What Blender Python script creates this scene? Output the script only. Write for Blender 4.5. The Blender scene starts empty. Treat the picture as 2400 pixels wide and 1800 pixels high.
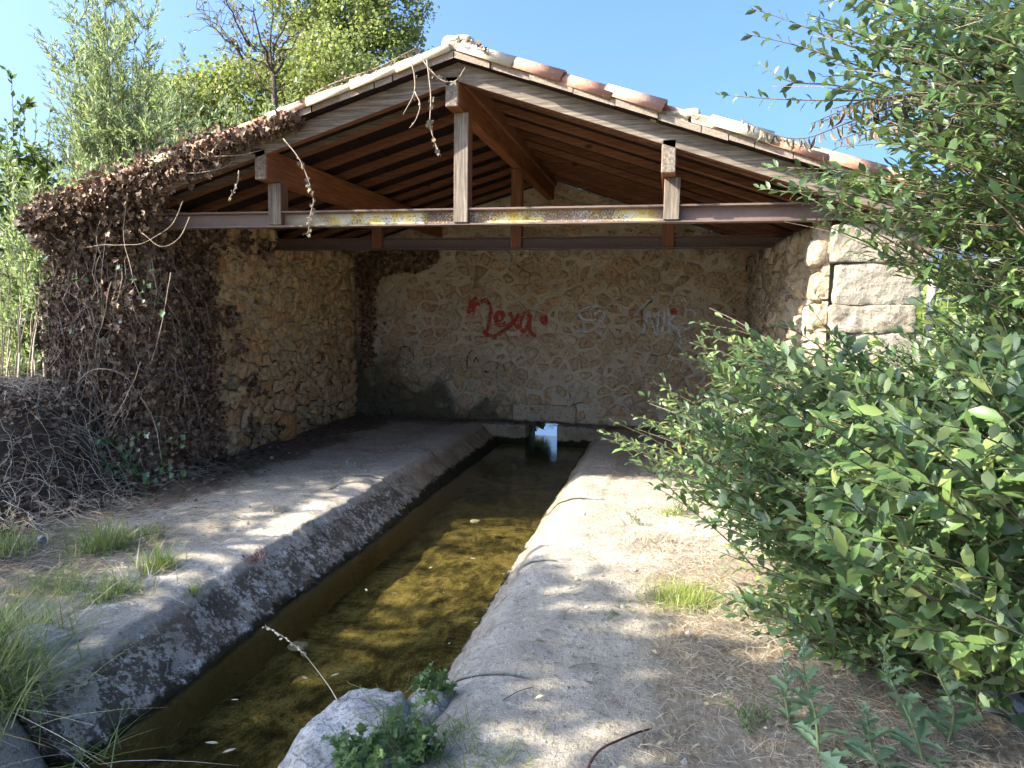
import bpy, math, random
import numpy as np
from mathutils import Vector, Matrix
from mathutils.bvhtree import BVHTree

S = bpy.context.scene
COL = S.collection
rng = np.random.default_rng(7)
random.seed(7)

# ------------------------------------------------------------------ camera
CAMZ = 1.6
FPX = 1700.0                       # focal length in photograph pixels (2400 wide)
PIT, YAW, ROL = .101, .212, .013
FW = np.array([-math.sin(YAW)*math.cos(PIT), math.cos(YAW)*math.cos(PIT), -math.sin(PIT)])
_r = np.cross(FW, [0, 0, 1]); _r /= np.linalg.norm(_r); _u = np.cross(_r, FW)
RT = _r*math.cos(ROL)+_u*math.sin(ROL); UP = -_r*math.sin(ROL)+_u*math.cos(ROL)
cd = bpy.data.cameras.new('camera'); cam = bpy.data.objects.new('camera', cd); COL.objects.link(cam)
cd.sensor_width = 36; cd.lens = 36*FPX/2400; cd.clip_end = 2000; cd.clip_start = .05
cam.matrix_world = Matrix(((RT[0], UP[0], -FW[0], 0), (RT[1], UP[1], -FW[1], 0), (RT[2], UP[2], -FW[2], CAMZ), (0, 0, 0, 1)))
S.camera = cam

# ------------------------------------------------------------------ light
SUN_A, SUN_E = math.radians(64), math.radians(35)     # angle left of the facade normal, elevation
SUN = np.array([-math.sin(SUN_A)*math.cos(SUN_E), -math.cos(SUN_A)*math.cos(SUN_E), math.sin(SUN_E)])
W = bpy.data.worlds.new('World'); S.world = W; W.use_nodes = True
_n = W.node_tree.nodes; _n.clear()
sky = _n.new('ShaderNodeTexSky'); sky.sky_type = 'NISHITA'; sky.sun_disc = False
sky.sun_elevation = SUN_E; sky.sun_rotation = math.atan2(SUN[0], SUN[1]) % (2*math.pi)
sky.altitude = 600; sky.air_density = 1.0; sky.dust_density = 10.0; sky.ozone_density = 10.0
_b = _n.new('ShaderNodeBackground'); _b.inputs[1].default_value = .115
_o = _n.new('ShaderNodeOutputWorld')
W.node_tree.links.new(sky.outputs[0], _b.inputs[0]); W.node_tree.links.new(_b.outputs[0], _o.inputs[0])
sl = bpy.data.lights.new('sun', 'SUN'); sl.energy = 4.0; sl.angle = math.radians(.5); sl.color = (1, .93, .80)
so = bpy.data.objects.new('sun', sl); COL.objects.link(so)
so.rotation_euler = Vector(SUN).to_track_quat('Z', 'Y').to_euler(); so.location = (-10, -5, 12)
S.view_settings.view_transform = 'Standard'; S.view_settings.look = 'None'
S.view_settings.gamma = 1; S.view_settings.exposure = 2.2
S.render.engine = 'CYCLES'
S.cycles.max_bounces = 10; S.cycles.diffuse_bounces = 7; S.cycles.transparent_max_bounces = 12
S.cycles.use_denoising = True; S.cycles.caustics_reflective = False; S.cycles.caustics_refractive = False
S.cycles.sample_clamp_indirect = 8; S.cycles.adaptive_threshold = .025

# ------------------------------------------------------------------ helpers
def ray(px):
    return FW + RT*(px[0]-1200)/FPX + UP*(900-px[1])/FPX
def onY(px, Y): d = ray(px); return np.array([0, 0, CAMZ])+d*(Y/d[1])
def onZ(px, Z=0.): d = ray(px); return np.array([0, 0, CAMZ])+d*((Z-CAMZ)/d[2])
def project(P):
    d = np.asarray(P, float)-np.array([0, 0, CAMZ]); z = d@FW
    return np.stack([1200+FPX*(d@RT)/z, 900-FPX*(d@UP)/z, z], -1)

def _h(i, j, k, s):
    n = (i*374761393 + j*668265263 + k*2147483647 + s*144665) & 0xffffffff
    n = ((n ^ (n >> 13))*1274126177) & 0xffffffff
    return ((n ^ (n >> 16)) & 0xffff)/65535.0
def vnoise(P, sc=1., seed=0):
    P = np.asarray(P, float)*sc
    if P.shape[-1] == 2: P = np.concatenate([P, np.zeros(P.shape[:-1]+(1,))], -1)
    I = np.floor(P).astype(np.int64); F = P-I; F = F*F*(3-2*F)
    out = 0
    for a in (0, 1):
        for b in (0, 1):
            for c in (0, 1):
                w = (F[..., 0] if a else 1-F[..., 0])*(F[..., 1] if b else 1-F[..., 1])*(F[..., 2] if c else 1-F[..., 2])
                out = out+w*_h(I[..., 0]+a, I[..., 1]+b, I[..., 2]+c, seed)
    return out*2-1
def fbm(P, sc=1., oct=4, seed=0):
    o = 0; a = 1; t = 0
    for i in range(oct):
        o = o+a*vnoise(P, sc*2**i, seed+i*17); t += a; a *= .5
    return o/t

def mesh(name, V, F):
    m = bpy.data.meshes.new(name)
    V = np.asarray(V, float).reshape(-1, 3)
    if isinstance(F, np.ndarray) and F.ndim == 2:
        nf, k = F.shape
        m.vertices.add(len(V)); m.vertices.foreach_set('co', V.ravel())
        m.loops.add(nf*k); m.loops.foreach_set('vertex_index', F.astype(np.int32).ravel())
        m.polygons.add(nf); m.polygons.foreach_set('loop_start', np.arange(0, nf*k, k, dtype=np.int32))
        m.update(calc_edges=True); m.validate()
    else:
        m.from_pydata(V.tolist(), [], [list(map(int, f)) for f in F]); m.update()
    return m
BASE = {}
def link(name, m, mat=None, parent=None, smooth=False, **props):
    o = bpy.data.objects.new(name, m); COL.objects.link(o)
    if m is not None and mat is not None and len(m.materials) == 0: m.materials.append(mat)
    if smooth and m is not None: m.polygons.foreach_set('use_smooth', np.ones(len(m.polygons), bool))
    if parent is not None:
        o.parent = parent
        o.matrix_parent_inverse = Matrix.Translation(-Vector(BASE.get(parent.name, (0, 0, 0))))
    for k, v in props.items(): o[k] = v
    return o
def obj(name, V, F, mat, parent=None, smooth=False, **props):
    return link(name, mesh(name, V, F), mat, parent, smooth, **props)
def thing(name, loc, label, cat, group=None):
    o = bpy.data.objects.new(name, None); COL.objects.link(o); o.location = loc; o.empty_display_size = .1
    BASE[o.name] = tuple(loc); o['label'] = label; o['category'] = cat
    if group: o['group'] = group
    return o
def tag(o, label, cat, group=None):
    o['label'] = label; o['category'] = cat
    if group: o['group'] = group
    return o

class MB:
    def __init__(s): s.V = []; s.F = []; s.n = 0
    def add(s, V, F):
        V = np.asarray(V, float).reshape(-1, 3); s.V.append(V)
        s.F += [[int(i)+s.n for i in f] for f in F]; s.n += len(V); return s
    def box(s, a, b, bev=0.):
        (x0, y0, z0), (x1, y1, z1) = a, b
        V = [(x0, y0, z0), (x1, y0, z0), (x1, y1, z0), (x0, y1, z0), (x0, y0, z1), (x1, y0, z1), (x1, y1, z1), (x0, y1, z1)]
        return s.add(V, [(0, 3, 2, 1), (4, 5, 6, 7), (0, 1, 5, 4), (1, 2, 6, 5), (2, 3, 7, 6), (3, 0, 4, 7)])
    def tube(s, pts, r0, r1=None, n=5):
        V, F = tubeVF(pts, r0, r1, n); return s.add(V, F)
    def out(s): return np.concatenate(s.V), s.F
def tubeVF(pts, r0, r1=None, n=5):
    pts = np.asarray(pts, float); k = len(pts); r1 = r0 if r1 is None else r1
    T = np.gradient(pts, axis=0); T /= np.linalg.norm(T, axis=1)[:, None]+1e-9
    ref = np.array([0, 0, 1.]) if abs(T[:, 2]).mean() < .8 else np.array([1., 0, 0])
    A = np.cross(T, ref); A /= np.linalg.norm(A, axis=1)[:, None]+1e-9; B = np.cross(T, A)
    R = np.linspace(r0, r1, k)[:, None]
    ang = np.arange(n)/n*2*math.pi
    V = np.concatenate([pts+R*(A*math.cos(a)+B*math.sin(a)) for a in ang]).reshape(n, k, 3).transpose(1, 0, 2).reshape(-1, 3)
    F = [(i*n+j, i*n+(j+1) % n, (i+1)*n+(j+1) % n, (i+1)*n+j) for i in range(k-1) for j in range(n)]
    F += [tuple(range(n-1, -1, -1)), tuple(range((k-1)*n, k*n))]
    return V, F
def bevbox(x0, y0, z0, x1, y1, z1, b):
    """box with chamfered edges along its longest direction and softened ends"""
    c = np.array([(x0+x1)/2, (y0+y1)/2, (z0+z1)/2]); h = np.array([(x1-x0)/2, (y1-y0)/2, (z1-z0)/2])
    V = []; 
    for sx in (-1, 1):
        for sy in (-1, 1):
            for sz in (-1, 1):
                for ax in range(3):
                    v = h-b; v[ax] = h[ax]; V.append(c+v*np.array([sx, sy, sz]))
    import itertools
    idx = {}
    k = 0
    for sx in (-1, 1):
        for sy in (-1, 1):
            for sz in (-1, 1):
                for ax in range(3): idx[(sx, sy, sz, ax)] = k; k += 1
    F = []
    for ax in range(3):
        o = [a for a in range(3) if a != ax]
        for s in (-1, 1):
            q = []
            for (p, t) in ((-1, -1), (1, -1), (1, 1), (-1, 1)):
                sg = [0, 0, 0]; sg[ax] = s; sg[o[0]] = p; sg[o[1]] = t; q.append(idx[(*sg, ax)])
            F.append(q if (s > 0) == (ax != 1) else q[::-1])
    for a in range(3):
        o = [x for x in range(3) if x != a]
        for s0 in (-1, 1):
            for s1 in (-1, 1):
                g = lambda sa, ax: idx[tuple([*(lambda L: L)([sa if i == a else (s0 if i == o[0] else s1) for i in range(3)]), ax])]
                F.append([g(-1, o[0]), g(1, o[0]), g(1, o[1]), g(-1, o[1])])
    for sx in (-1, 1):
        for sy in (-1, 1):
            for sz in (-1, 1): F.append([idx[(sx, sy, sz, 0)], idx[(sx, sy, sz, 1)], idx[(sx, sy, sz, 2)]])
    return np.array(V), F
def fixnormals(m):
    import bmesh
    bm = bmesh.new(); bm.from_mesh(m); bmesh.ops.recalc_face_normals(bm, faces=bm.faces); bm.to_mesh(m); bm.free()

def grid(us, vs, fn):
    U, Vv = np.meshgrid(us, vs, indexing='ij'); P = fn(U, Vv).reshape(-1, 3)
    a, b = len(us), len(vs); i = np.arange(a-1)[:, None]*b+np.arange(b-1)[None]
    F = np.stack([i, i+b, i+b+1, i+1], -1).reshape(-1, 4)
    return P, F

def unit(a):
    a = np.asarray(a, float); return a/(np.linalg.norm(a, axis=-1, keepdims=True)+1e-9)
def scatter(TV, TF, P, D, N, Sc):
    """copies of a leaf template: x across, y along, z normal"""
    TV = np.asarray(TV, float); TF = np.asarray(TF)
    D = unit(D); X = unit(np.cross(D, N)); Z = np.cross(X, D)
    Sc = np.asarray(Sc, float)
    if Sc.ndim == 1: Sc = np.stack([Sc]*3, 1)
    V = P[:, None]+X[:, None]*(TV[None, :, :1]*Sc[:, None, :1])+D[:, None]*(TV[None, :, 1:2]*Sc[:, None, 1:2])+Z[:, None]*(TV[None, :, 2:]*Sc[:, None, 2:])
    n, k = len(P), len(TV)
    F = (TF[None]+(np.arange(n)*k)[:, None, None]).reshape(-1, TF.shape[1])
    return V.reshape(-1, 3), F
LEAF = (np.array([(0, 0, 0), (0, .35, -.01), (0, .7, -.03), (0, 1, -.12), (-.17, .3, .05), (-.2, .66, .03), (.17, .3, .05), (.2, .66, .03)]),
        np.array([(0, 6, 1), (0, 1, 4), (1, 6, 7), (1, 7, 2), (1, 2, 5), (1, 5, 4), (2, 7, 3), (2, 3, 5)]))
LEAF2 = (np.array([(0, 0, 0), (-.5, .45, .06), (0, 1, 0), (.5, .45, .06)]), np.array([(0, 3, 2), (0, 2, 1)]))
IVY = (np.array([(0, .1, 0), (-.25, 0, .08), (-.55, .22, .2), (-.3, .45, .05), (-.42, .75, .16), (-.12, .72, 0), (0, 1.05, -.2), (.14, .72, 0), (.46, .7, .1), (.28, .42, .05), (.5, .15, .22), (.22, -.02, .1)]),
       np.array([(0, 2, 1), (0, 3, 2), (0, 5, 3), (3, 5, 4), (0, 7, 5), (5, 7, 6), (0, 9, 7), (9, 8, 7), (0, 10, 9), (0, 11, 10)]))
def curve(a, b, sag=0., k=6, wob=0.):
    a = np.asarray(a, float); b = np.asarray(b, float); t = np.linspace(0, 1, k)[:, None]
    p = a+(b-a)*t; p[:, 2] += sag*4*(t*(1-t))[:, 0]
    if wob:
        w = rng.normal(0, wob, (k, 3)); w[0] = 0; w = np.cumsum(w, 0)*.6; p = p+w*(t*1)
    return p

# ------------------------------------------------------------------ materials
class G:
    def __init__(s, name):
        s.m = bpy.data.materials.new(name); s.m.use_nodes = True; s.t = s.m.node_tree; s.t.nodes.clear()
        s.co = s('ShaderNodeTexCoord').outputs['Object']
    def __call__(s, typ, **kw):
        n = s.t.nodes.new(typ)
        for k, v in kw.items():
            if k.startswith('_'): setattr(n, k[1:], v); continue
            i = n.inputs[int(k[1:])] if k[0] == 'i' and k[1:].isdigit() else n.inputs[k.replace('_', ' ')]
            if hasattr(v, 'is_linked') or isinstance(v, bpy.types.NodeSocket): s.t.links.new(v, i)
            else:
                if isinstance(v, tuple) and len(v) == 3 and i.type == 'RGBA': v = (*v, 1)
                i.default_value = v
        return n
    def noise(s, sc, det=5, rough=.6, v=None, dist=0., st=None):
        v = s.co if v is None else v
        if st: v = s('ShaderNodeMapping', Vector=v, Scale=st).outputs[0]
        return s('ShaderNodeTexNoise', Vector=v, Scale=sc, Detail=det, Roughness=rough, Distortion=dist).outputs['Fac']
    def voro(s, sc, feat='F1', v=None, st=None, out='Distance'):
        v = s.co if v is None else v
        if st: v = s('ShaderNodeMapping', Vector=v, Scale=st).outputs[0]
        return s('ShaderNodeTexVoronoi', _feature=feat, Vector=v, Scale=sc).outputs[out]
    def ramp(s, f, stops):
        n = s('ShaderNodeValToRGB', Fac=f); e = n.color_ramp.elements
        while len(e) < len(stops): e.new(.5)
        for el, (p, c) in zip(e, stops): el.position = p; el.color = (*c, 1) if not np.isscalar(c) else (c, c, c, 1)
        return n.outputs[0]
    def step(s, f, a, b): return s('ShaderNodeMapRange', _interpolation_type='SMOOTHSTEP', Value=f, i1=a, i2=b).outputs[0]
    def mix(s, f, a, b, mode='MIX'): return s('ShaderNodeMixRGB', _blend_type=mode, Fac=f, Color1=a, Color2=b).outputs[0]
    def mat(s, op, a, b=0.): return s('ShaderNodeMath', _operation=op, i0=a, i1=b).outputs[0]
    def xyz(s, v=None):
        n = s('ShaderNodeSeparateXYZ', Vector=s.co if v is None else v); return n.outputs
    def rnd(s): return s('ShaderNodeObjectInfo').outputs['Random']
    def island(s): return s('ShaderNodeNewGeometry').outputs['Random Per Island']
    def bump(s, h, st=.5, d=.02, n=None):
        b = s('ShaderNodeBump', Height=h, Strength=st, Distance=d)
        if n is not None: s.t.links.new(n, b.inputs['Normal'])
        return b.outputs[0]
    def end(s, col, rough=.9, nrm=None, spec=.3, **kw):
        p = s('ShaderNodeBsdfPrincipled', Base_Color=col, Roughness=rough, **kw)
        p.inputs['Specular IOR Level'].default_value = spec
        if nrm is not None: s.t.links.new(nrm, p.inputs['Normal'])
        s.out(p.outputs[0]); return s.m
    def out(s, sh): s.t.links.new(sh, s('ShaderNodeOutputMaterial').inputs[0])

def stone_mat(name, cols, stain=None, mortar=False, perobj=True):
    g = G(name); n1 = g.noise(3.5); n2 = g.noise(22, 6, .7); n3 = g.noise(90, 4, .7)
    f = g.mat('ADD', g.mat('MULTIPLY', g.rnd() if perobj else g.island(), .65), g.mat('MULTIPLY', n1, .5))
    k = len(cols); c = g.ramp(f, [(.15+.8*i/(k-1), cols[i]) for i in range(k)])
    c = g.mix(g.step(n2, .50, .66), c, g.mix(.6, c, (.12, .085, .05)))
    c = g.mix(g.mat('MULTIPLY', g.step(n3, .5, .8), .35), c, (.62, .55, .42))
    x, y, z = g.xyz()
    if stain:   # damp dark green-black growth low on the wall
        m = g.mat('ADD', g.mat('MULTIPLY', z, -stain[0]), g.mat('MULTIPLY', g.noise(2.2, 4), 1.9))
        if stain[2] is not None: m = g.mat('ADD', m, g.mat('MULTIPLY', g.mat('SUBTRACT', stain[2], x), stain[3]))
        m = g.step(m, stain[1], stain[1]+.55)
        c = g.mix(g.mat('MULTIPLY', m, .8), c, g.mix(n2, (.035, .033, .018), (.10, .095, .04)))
    h = g.mat('ADD', g.mat('MULTIPLY', n2, .7), g.mat('MULTIPLY', n3, .3))
    h = g.mat('ADD', h, g.mat('MULTIPLY', g.voro(16), .5))
    return g.end(c, .95, g.bump(h, 1., .05), .15)
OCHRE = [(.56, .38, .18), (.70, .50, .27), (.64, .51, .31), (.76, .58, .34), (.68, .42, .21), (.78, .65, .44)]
M = {}
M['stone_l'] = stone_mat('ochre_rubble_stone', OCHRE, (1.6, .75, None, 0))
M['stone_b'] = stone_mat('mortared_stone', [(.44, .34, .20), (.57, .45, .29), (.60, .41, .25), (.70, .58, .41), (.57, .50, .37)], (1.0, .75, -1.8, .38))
M['stone_r'] = stone_mat('pale_rubble_stone', [(.44, .36, .25), (.56, .47, .34), (.50, .38, .24), (.66, .57, .43)], None)
M['stone_o'] = stone_mat('rusty_orange_stone', [(.50, .26, .08), (.58, .33, .12), (.46, .30, .14)], None)
M['quoin'] = stone_mat('grey_quoin_stone', [(.33, .29, .225), (.43, .385, .305), (.38, .33, .25), (.47, .425, .345)], None)

g = G('wall_mortar'); n1 = g.noise(2.5); n2 = g.noise(30, 6, .7); x, y, z = g.xyz()
c = g.ramp(n1, [(.3, (.42, .36, .26)), (.5, (.52, .455, .34)), (.7, (.58, .52, .40))])
c = g.mix(g.step(n2, .5, .75), c, (.30, .22, .13))
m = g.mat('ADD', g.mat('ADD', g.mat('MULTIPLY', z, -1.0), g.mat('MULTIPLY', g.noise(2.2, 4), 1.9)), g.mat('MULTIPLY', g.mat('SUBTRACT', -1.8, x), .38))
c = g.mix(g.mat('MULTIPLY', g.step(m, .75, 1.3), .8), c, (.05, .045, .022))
cr = g('ShaderNodeTexVoronoi', _feature='DISTANCE_TO_EDGE', Vector=g('ShaderNodeMixRGB', Fac=.13, Color1=g.co, Color2=g('ShaderNodeTexNoise', Vector=g.co, Scale=3.).outputs['Color']).outputs[0], Scale=2.1).outputs[0]
crm = g.mat('MULTIPLY', g.step(cr, .012, .0), g.step(g.noise(1.3, 2), .60, .66))
c = g.mix(crm, c, (.05, .035, .02))
h = g.mat('SUBTRACT', g.mat('ADD', g.mat('MULTIPLY', n2, .5), g.mat('MULTIPLY', g.noise(9, 5), .9)), crm)
M['mortar'] = g.end(c, .95, g.bump(h, .8, .035), .1)

def wood_mat(name, cols, gray=None, axis=(3, 60, 60)):
    g = G(name); gr = g.noise(1., 5, .65, st=axis); n2 = g.noise(2.5, 3)
    c = g.ramp(g.mat('ADD', g.mat('MULTIPLY', gr, .75), g.mat('MULTIPLY', g.mat('ADD', n2, g.rnd()), .14)), [(.3, cols[0]), (.5, cols[1]), (.72, cols[2])])
    kn = g.voro(2.2, st=(axis[0]*.33, 1.7, 1.7)); c = g.mix(g.step(kn, .10, .04), c, cols[0])
    if gray:
        nr = g('ShaderNodeNewGeometry').outputs['Normal']; _, ny, nz = g.xyz(nr); _, yy, _ = g.xyz()
        f = g.mat('MULTIPLY', g.step(ny, -.5, -.85), g.step(yy, 6.2, 5.9))
        c = g.mix(f, c, g.ramp(g.mat('ADD', gr, g.mat('MULTIPLY', g.noise(6), .2)), [(.35, gray[0]), (.6, gray[1]), (.8, gray[2])]))
    return g.end(c, .8, g.bump(gr, .5, .006), .2)
BROWN = [(.075, .030, .016), (.165, .072, .038), (.26, .125, .07)]
GRAYW = [(.07, .055, .042), (.19, .155, .118), (.34, .285, .22)]
M['rafter'] = wood_mat('brown_rafter_wood', BROWN, GRAYW)
M['purlin'] = wood_mat('brown_purlin_wood', [(.10, .036, .015), (.22, .085, .035), (.33, .15, .065)], GRAYW, (60, 3, 60))
M['post'] = wood_mat('brown_post_wood', BROWN, None, (60, 60, 3))
M['post_f'] = wood_mat('weathered_post_wood', BROWN, GRAYW, (60, 60, 3))
M['board'] = wood_mat('gap_shade_roof_board', [(.006, .003, .0025), (.016, .008, .006), (.035, .016, .011)], [(.16, .12, .085), (.29, .23, .17), (.40, .33, .25)], (60, 3, 60))  # near-black colour paints in the shade between rafters; front ends weathered

g = G('painted_steel'); n2 = g.noise(40, 5, .7); x, y, z = g.xyz()
c = g.ramp(n2, [(.3, (.055, .034, .028)), (.6, (.11, .07, .055)), (.8, (.20, .13, .10))])
hi = g.mat('MULTIPLY', g.step(g.noise(1.0, 2), .3, .6), .55)
c = g.mix(g.mat('MULTIPLY', g.step(y, 6.2, 5.9), hi), c, (.26, .19, .155))
c = g.mix(g.mat('MULTIPLY', g.step(g.noise(11, 6, .75), .55, .75), .6), c, (.23, .10, .045))
c = g.mix(g.step(g.noise(28, 5, .8), .68, .74), c, (.05, .03, .02))
lm = g.mat('MULTIPLY', g.mat('MULTIPLY', g.step(x, -3.5, -2.2), g.step(x, .0, -.3)), g.step(y, 5.75, 5.70))
lm = g.mat('MULTIPLY', lm, g.mat('MULTIPLY', g.step(z, 2.28, 2.29), g.step(z, 2.39, 2.36)))
ln = g.noise(70, 4, .7); lb = g.noise(3.2, 3)
lmask = g.mat('MULTIPLY', lm, g.step(g.mat('ADD', ln, g.mat('MULTIPLY', lb, .9)), .82, .98))
c = g.mix(lmask, c, g.ramp(g.noise(14, 3), [(.38, (.62, .60, .52)), (.5, (.66, .58, .27)), (.64, (.62, .42, .04))]))
M['steel'] = g.end(c, .6, g.bump(g.mat('ADD', g.mat('MULTIPLY', n2, .3), g.mat('MULTIPLY', lmask, ln)), .6, .01), .4)

def tile_mat(name, cols):
    g = G(name); n1 = g.noise(5, 4); n2 = g.noise(60, 5, .75)
    c = g.ramp(g.mat('ADD', g.mat('MULTIPLY', g.rnd(), .5), g.mat('MULTIPLY', n1, .5)), [(.2, cols[0]), (.5, cols[1]), (.8, cols[2])])
    c = g.mix(g.step(n2, .58, .7), c, (.06, .05, .04)); c = g.mix(g.mat('MULTIPLY', g.step(g.noise(18, 4), .58, .66), .7), c, (.55, .50, .38))
    return g.end(c, .9, g.bump(n2, .5, .01), .15)
M['tile_red'] = tile_mat('red_clay_tile', [(.40, .19, .115), (.48, .25, .16), (.55, .33, .23)])
M['tile_pale'] = tile_mat('pale_clay_tile', [(.52, .40, .22), (.60, .48, .28), (.62, .53, .38)])
g = G('lime_mortar'); n2 = g.noise(25, 6, .7)
M['lime'] = g.end(g.ramp(n2, [(.3, (.36, .30, .21)), (.55, (.54, .48, .36)), (.75, (.66, .60, .47))]), .95, g.bump(n2, .9, .03), .1)

# worn concrete and litter ground
def paving(g):
    """colour and relief of the worn paving, the same field for ground and trough slabs"""
    x, y, z = g.xyz(); n0 = g.noise(.9, 4); n1 = g.noise(4, 7, .7); n2 = g.noise(30, 6, .75); n3 = g.noise(130, 4, .75)
    conc = g.ramp(n1, [(.3, (.32, .27, .205)), (.47, (.47, .415, .325)), (.6, (.55, .495, .40)), (.75, (.66, .61, .51))])
    conc = g.mix(g.step(g.mat('ADD', y, g.mat('MULTIPLY', n0, 2.)), 7.4, 8.8), conc, g.ramp(n1, [(.3, (.40, .33, .24)), (.6, (.58, .50, .39))]))
    conc = g.mix(g.mat('MULTIPLY', g.step(n2, .50, .66), .75), conc, (.17, .14, .105))
    conc = g.mix(g.mat('MULTIPLY', g.step(n3, .54, .64), .6), conc, (.13, .11, .085))
    conc = g.mix(g.mat('MULTIPLY', g.step(n3, .44, .34), .5), conc, (.72, .69, .63))
    pit = g.step(g.noise(14, 6, .8, dist=1.), .60, .68); conc = g.mix(g.mat('MULTIPLY', pit, .7), conc, (.15, .12, .09))
    h = g.mat('ADD', g.mat('MULTIPLY', n2, .8), g.mat('ADD', g.mat('MULTIPLY', n3, .35), g.mat('SUBTRACT', g.mat('MULTIPLY', n1, .8), g.mat('MULTIPLY', pit, .35))))
    return conc, h, (n0, n1, n2, n3)
def ground_mat():
    g = G('worn_paving_and_litter'); conc, h0, (n0, n1, n2, n3) = paving(g)
    soil = g.ramp(n2, [(.3, (.20, .165, .12)), (.55, (.36, .305, .225)), (.75, (.52, .46, .35))])
    straw = g.ramp(g.noise(1., 5, .7, st=(45, 12, 20)), [(.32, (.17, .13, .085)), (.52, (.36, .28, .185)), (.7, (.58, .48, .33))])
    at = g('ShaderNodeAttribute', _attribute_name='litter').outputs['Fac']
    f = g.step(g.mat('ADD', at, g.mat('MULTIPLY', g.mat('SUBTRACT', g.mat('ADD', n1, n0), 1.), 1.5)), .34, .66)
    br = g('ShaderNodeAttribute', _attribute_name='brown').outputs['Fac']
    lit = g.mix(g.step(g.noise(6, 5), .42, .6), soil, straw); lit = g.mix(br, lit, g.mix(n2, (.07, .048, .03), (.22, .155, .10)))
    c = g.mix(f, conc, lit); c = g.mix(g.mat('MULTIPLY', g.step(n3, .56, .68), .5), c, (.09, .07, .045))
    gr = g('ShaderNodeAttribute', _attribute_name='green').outputs['Fac']
    c = g.mix(gr, c, g.ramp(n2, [(.3, (.05, .06, .02)), (.7, (.16, .15, .06))]))
    h = g.mat('ADD', h0, g.mat('MULTIPLY', g.noise(1., 5, .7, st=(60, 18, 30)), .4))
    return g.end(c, .95, g.bump(h, 1., .04), .15)
M['ground'] = ground_mat()

def slab_mat(name, side):
    g = G(name); conc, h0, (n0, n1, n2, n3) = paving(g); x, y, z = g.xyz()
    och = g.ramp(n1, [(.3, (.33, .25, .16)), (.55, (.47, .385, .265)), (.75, (.60, .52, .39))])
    nr = g('ShaderNodeNewGeometry').outputs['True Normal']; _, _, nz = g.xyz(nr); slope = g.step(z, -.02, -.07)
    far = g.step(g.mat('ADD', y, g.mat('MULTIPLY', n1, 2.)), 6.9 if side < 0 else 3.4, 8.3 if side < 0 else 7.5)
    c = g.mix(g.mat('MULTIPLY', slope, far), g.mix(.25, conc, (.62, .57, .48)), och)
    # streaks running down the slope
    stk = g.noise(1., 5, .75, st=(6, 45, 6)); c = g.mix(g.mat('MULTIPLY', g.mat('MULTIPLY', slope, g.step(stk, .52, .68)), .55), c, (.16, .115, .07))
    blk = g.step(g.mat('ADD', g.mat('MULTIPLY', n2, .7), g.mat('MULTIPLY', g.noise(5, 6, .8), .7)), .665, .71)
    blk = g.mat('MULTIPLY', blk, g.mat('MULTIPLY', g.mat('ADD', g.mat('MULTIPLY', slope, .75), .10), g.mat('SUBTRACT', 1., g.mat('MULTIPLY', far, .8))))
    if side > 0: blk = g.mat('MULTIPLY', blk, .35)
    c = g.mix(blk, c, g.mix(n3, (.03, .022, .015), (.13, .095, .06)))
    br = g.mat('MULTIPLY', g.mat('MULTIPLY', slope, g.step(g.noise(3.2, 7, .75), .50, .56)), g.mat('SUBTRACT', .5, g.mat('MULTIPLY', far, .3)))
    c = g.mix(br if side < 0 else g.mat('MULTIPLY', br, .4), c, g.mix(n3, (.12, .085, .055), (.30, .235, .165)))
    wh = g.mat('MULTIPLY', g.step(g.noise(9, 8, .85), .565, .60), g.mat('SUBTRACT', 1., far))
    c = g.mix(g.mat('MULTIPLY', wh, .9), c, (.78, .76, .70))
    c = g.mix(g.mat('MULTIPLY', g.step(g.noise(70, 3, .7), .66, .72), .6), c, (.03, .025, .018))
    wet = g.step(g.mat('ADD', g.mat('SUBTRACT', z, g.mat('MULTIPLY', g.step(y, 5.2, 8.), .055)), g.mat('MULTIPLY', g.mat('SUBTRACT', g.noise(9, 6, .75), .5), .16)), -.228, -.258)
    c = g.mix(wet, c, g.mix(n2, (.015, .013, .007), (.06, .055, .022))); c = g.mix(g.step(z, -.275, -.30), c, g.mix(n2, (.10, .075, .03), (.36, .28, .12)))
    return g.end(c, .93, g.bump(h0, 1., .045), .2)
M['slab_l'] = slab_mat('mottled_trough_stone', -1); M['slab_r'] = slab_mat('pale_trough_stone', 1)

g = G('grey_limestone'); n1 = g.noise(6, 6, .7); n2 = g.noise(40, 6, .75)
c = g.ramp(n1, [(.3, (.19, .18, .16)), (.45, (.33, .32, .295)), (.58, (.44, .43, .40)), (.72, (.58, .57, .53))])
c = g.mix(g.mat('MULTIPLY', g.step(n2, .50, .60), .7), c, (.14, .13, .105)); ck = g('ShaderNodeTexVoronoi', _feature='DISTANCE_TO_EDGE', Vector=g('ShaderNodeMixRGB', Fac=.12, Color1=g.co, Color2=g('ShaderNodeTexNoise', Vector=g.co, Scale=6.).outputs['Color']).outputs[0], Scale=5.).outputs[0]; c = g.mix(g.mat('MULTIPLY', g.step(ck, .02, .0), .7), c, (.08, .07, .055)); c = g.mix(g.mat('MULTIPLY', g.step(g.noise(100, 3), .58, .64), .7), c, (.10, .09, .07)); c = g.mix(g.mat('MULTIPLY', g.step(g.noise(3), .55, .65), .35), c, (.34, .28, .18))
M['rock'] = g.end(c, .93, g.bump(g.mat('ADD', g.mat('MULTIPLY', n2, .5), n1), .9, .03), .2)

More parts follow.
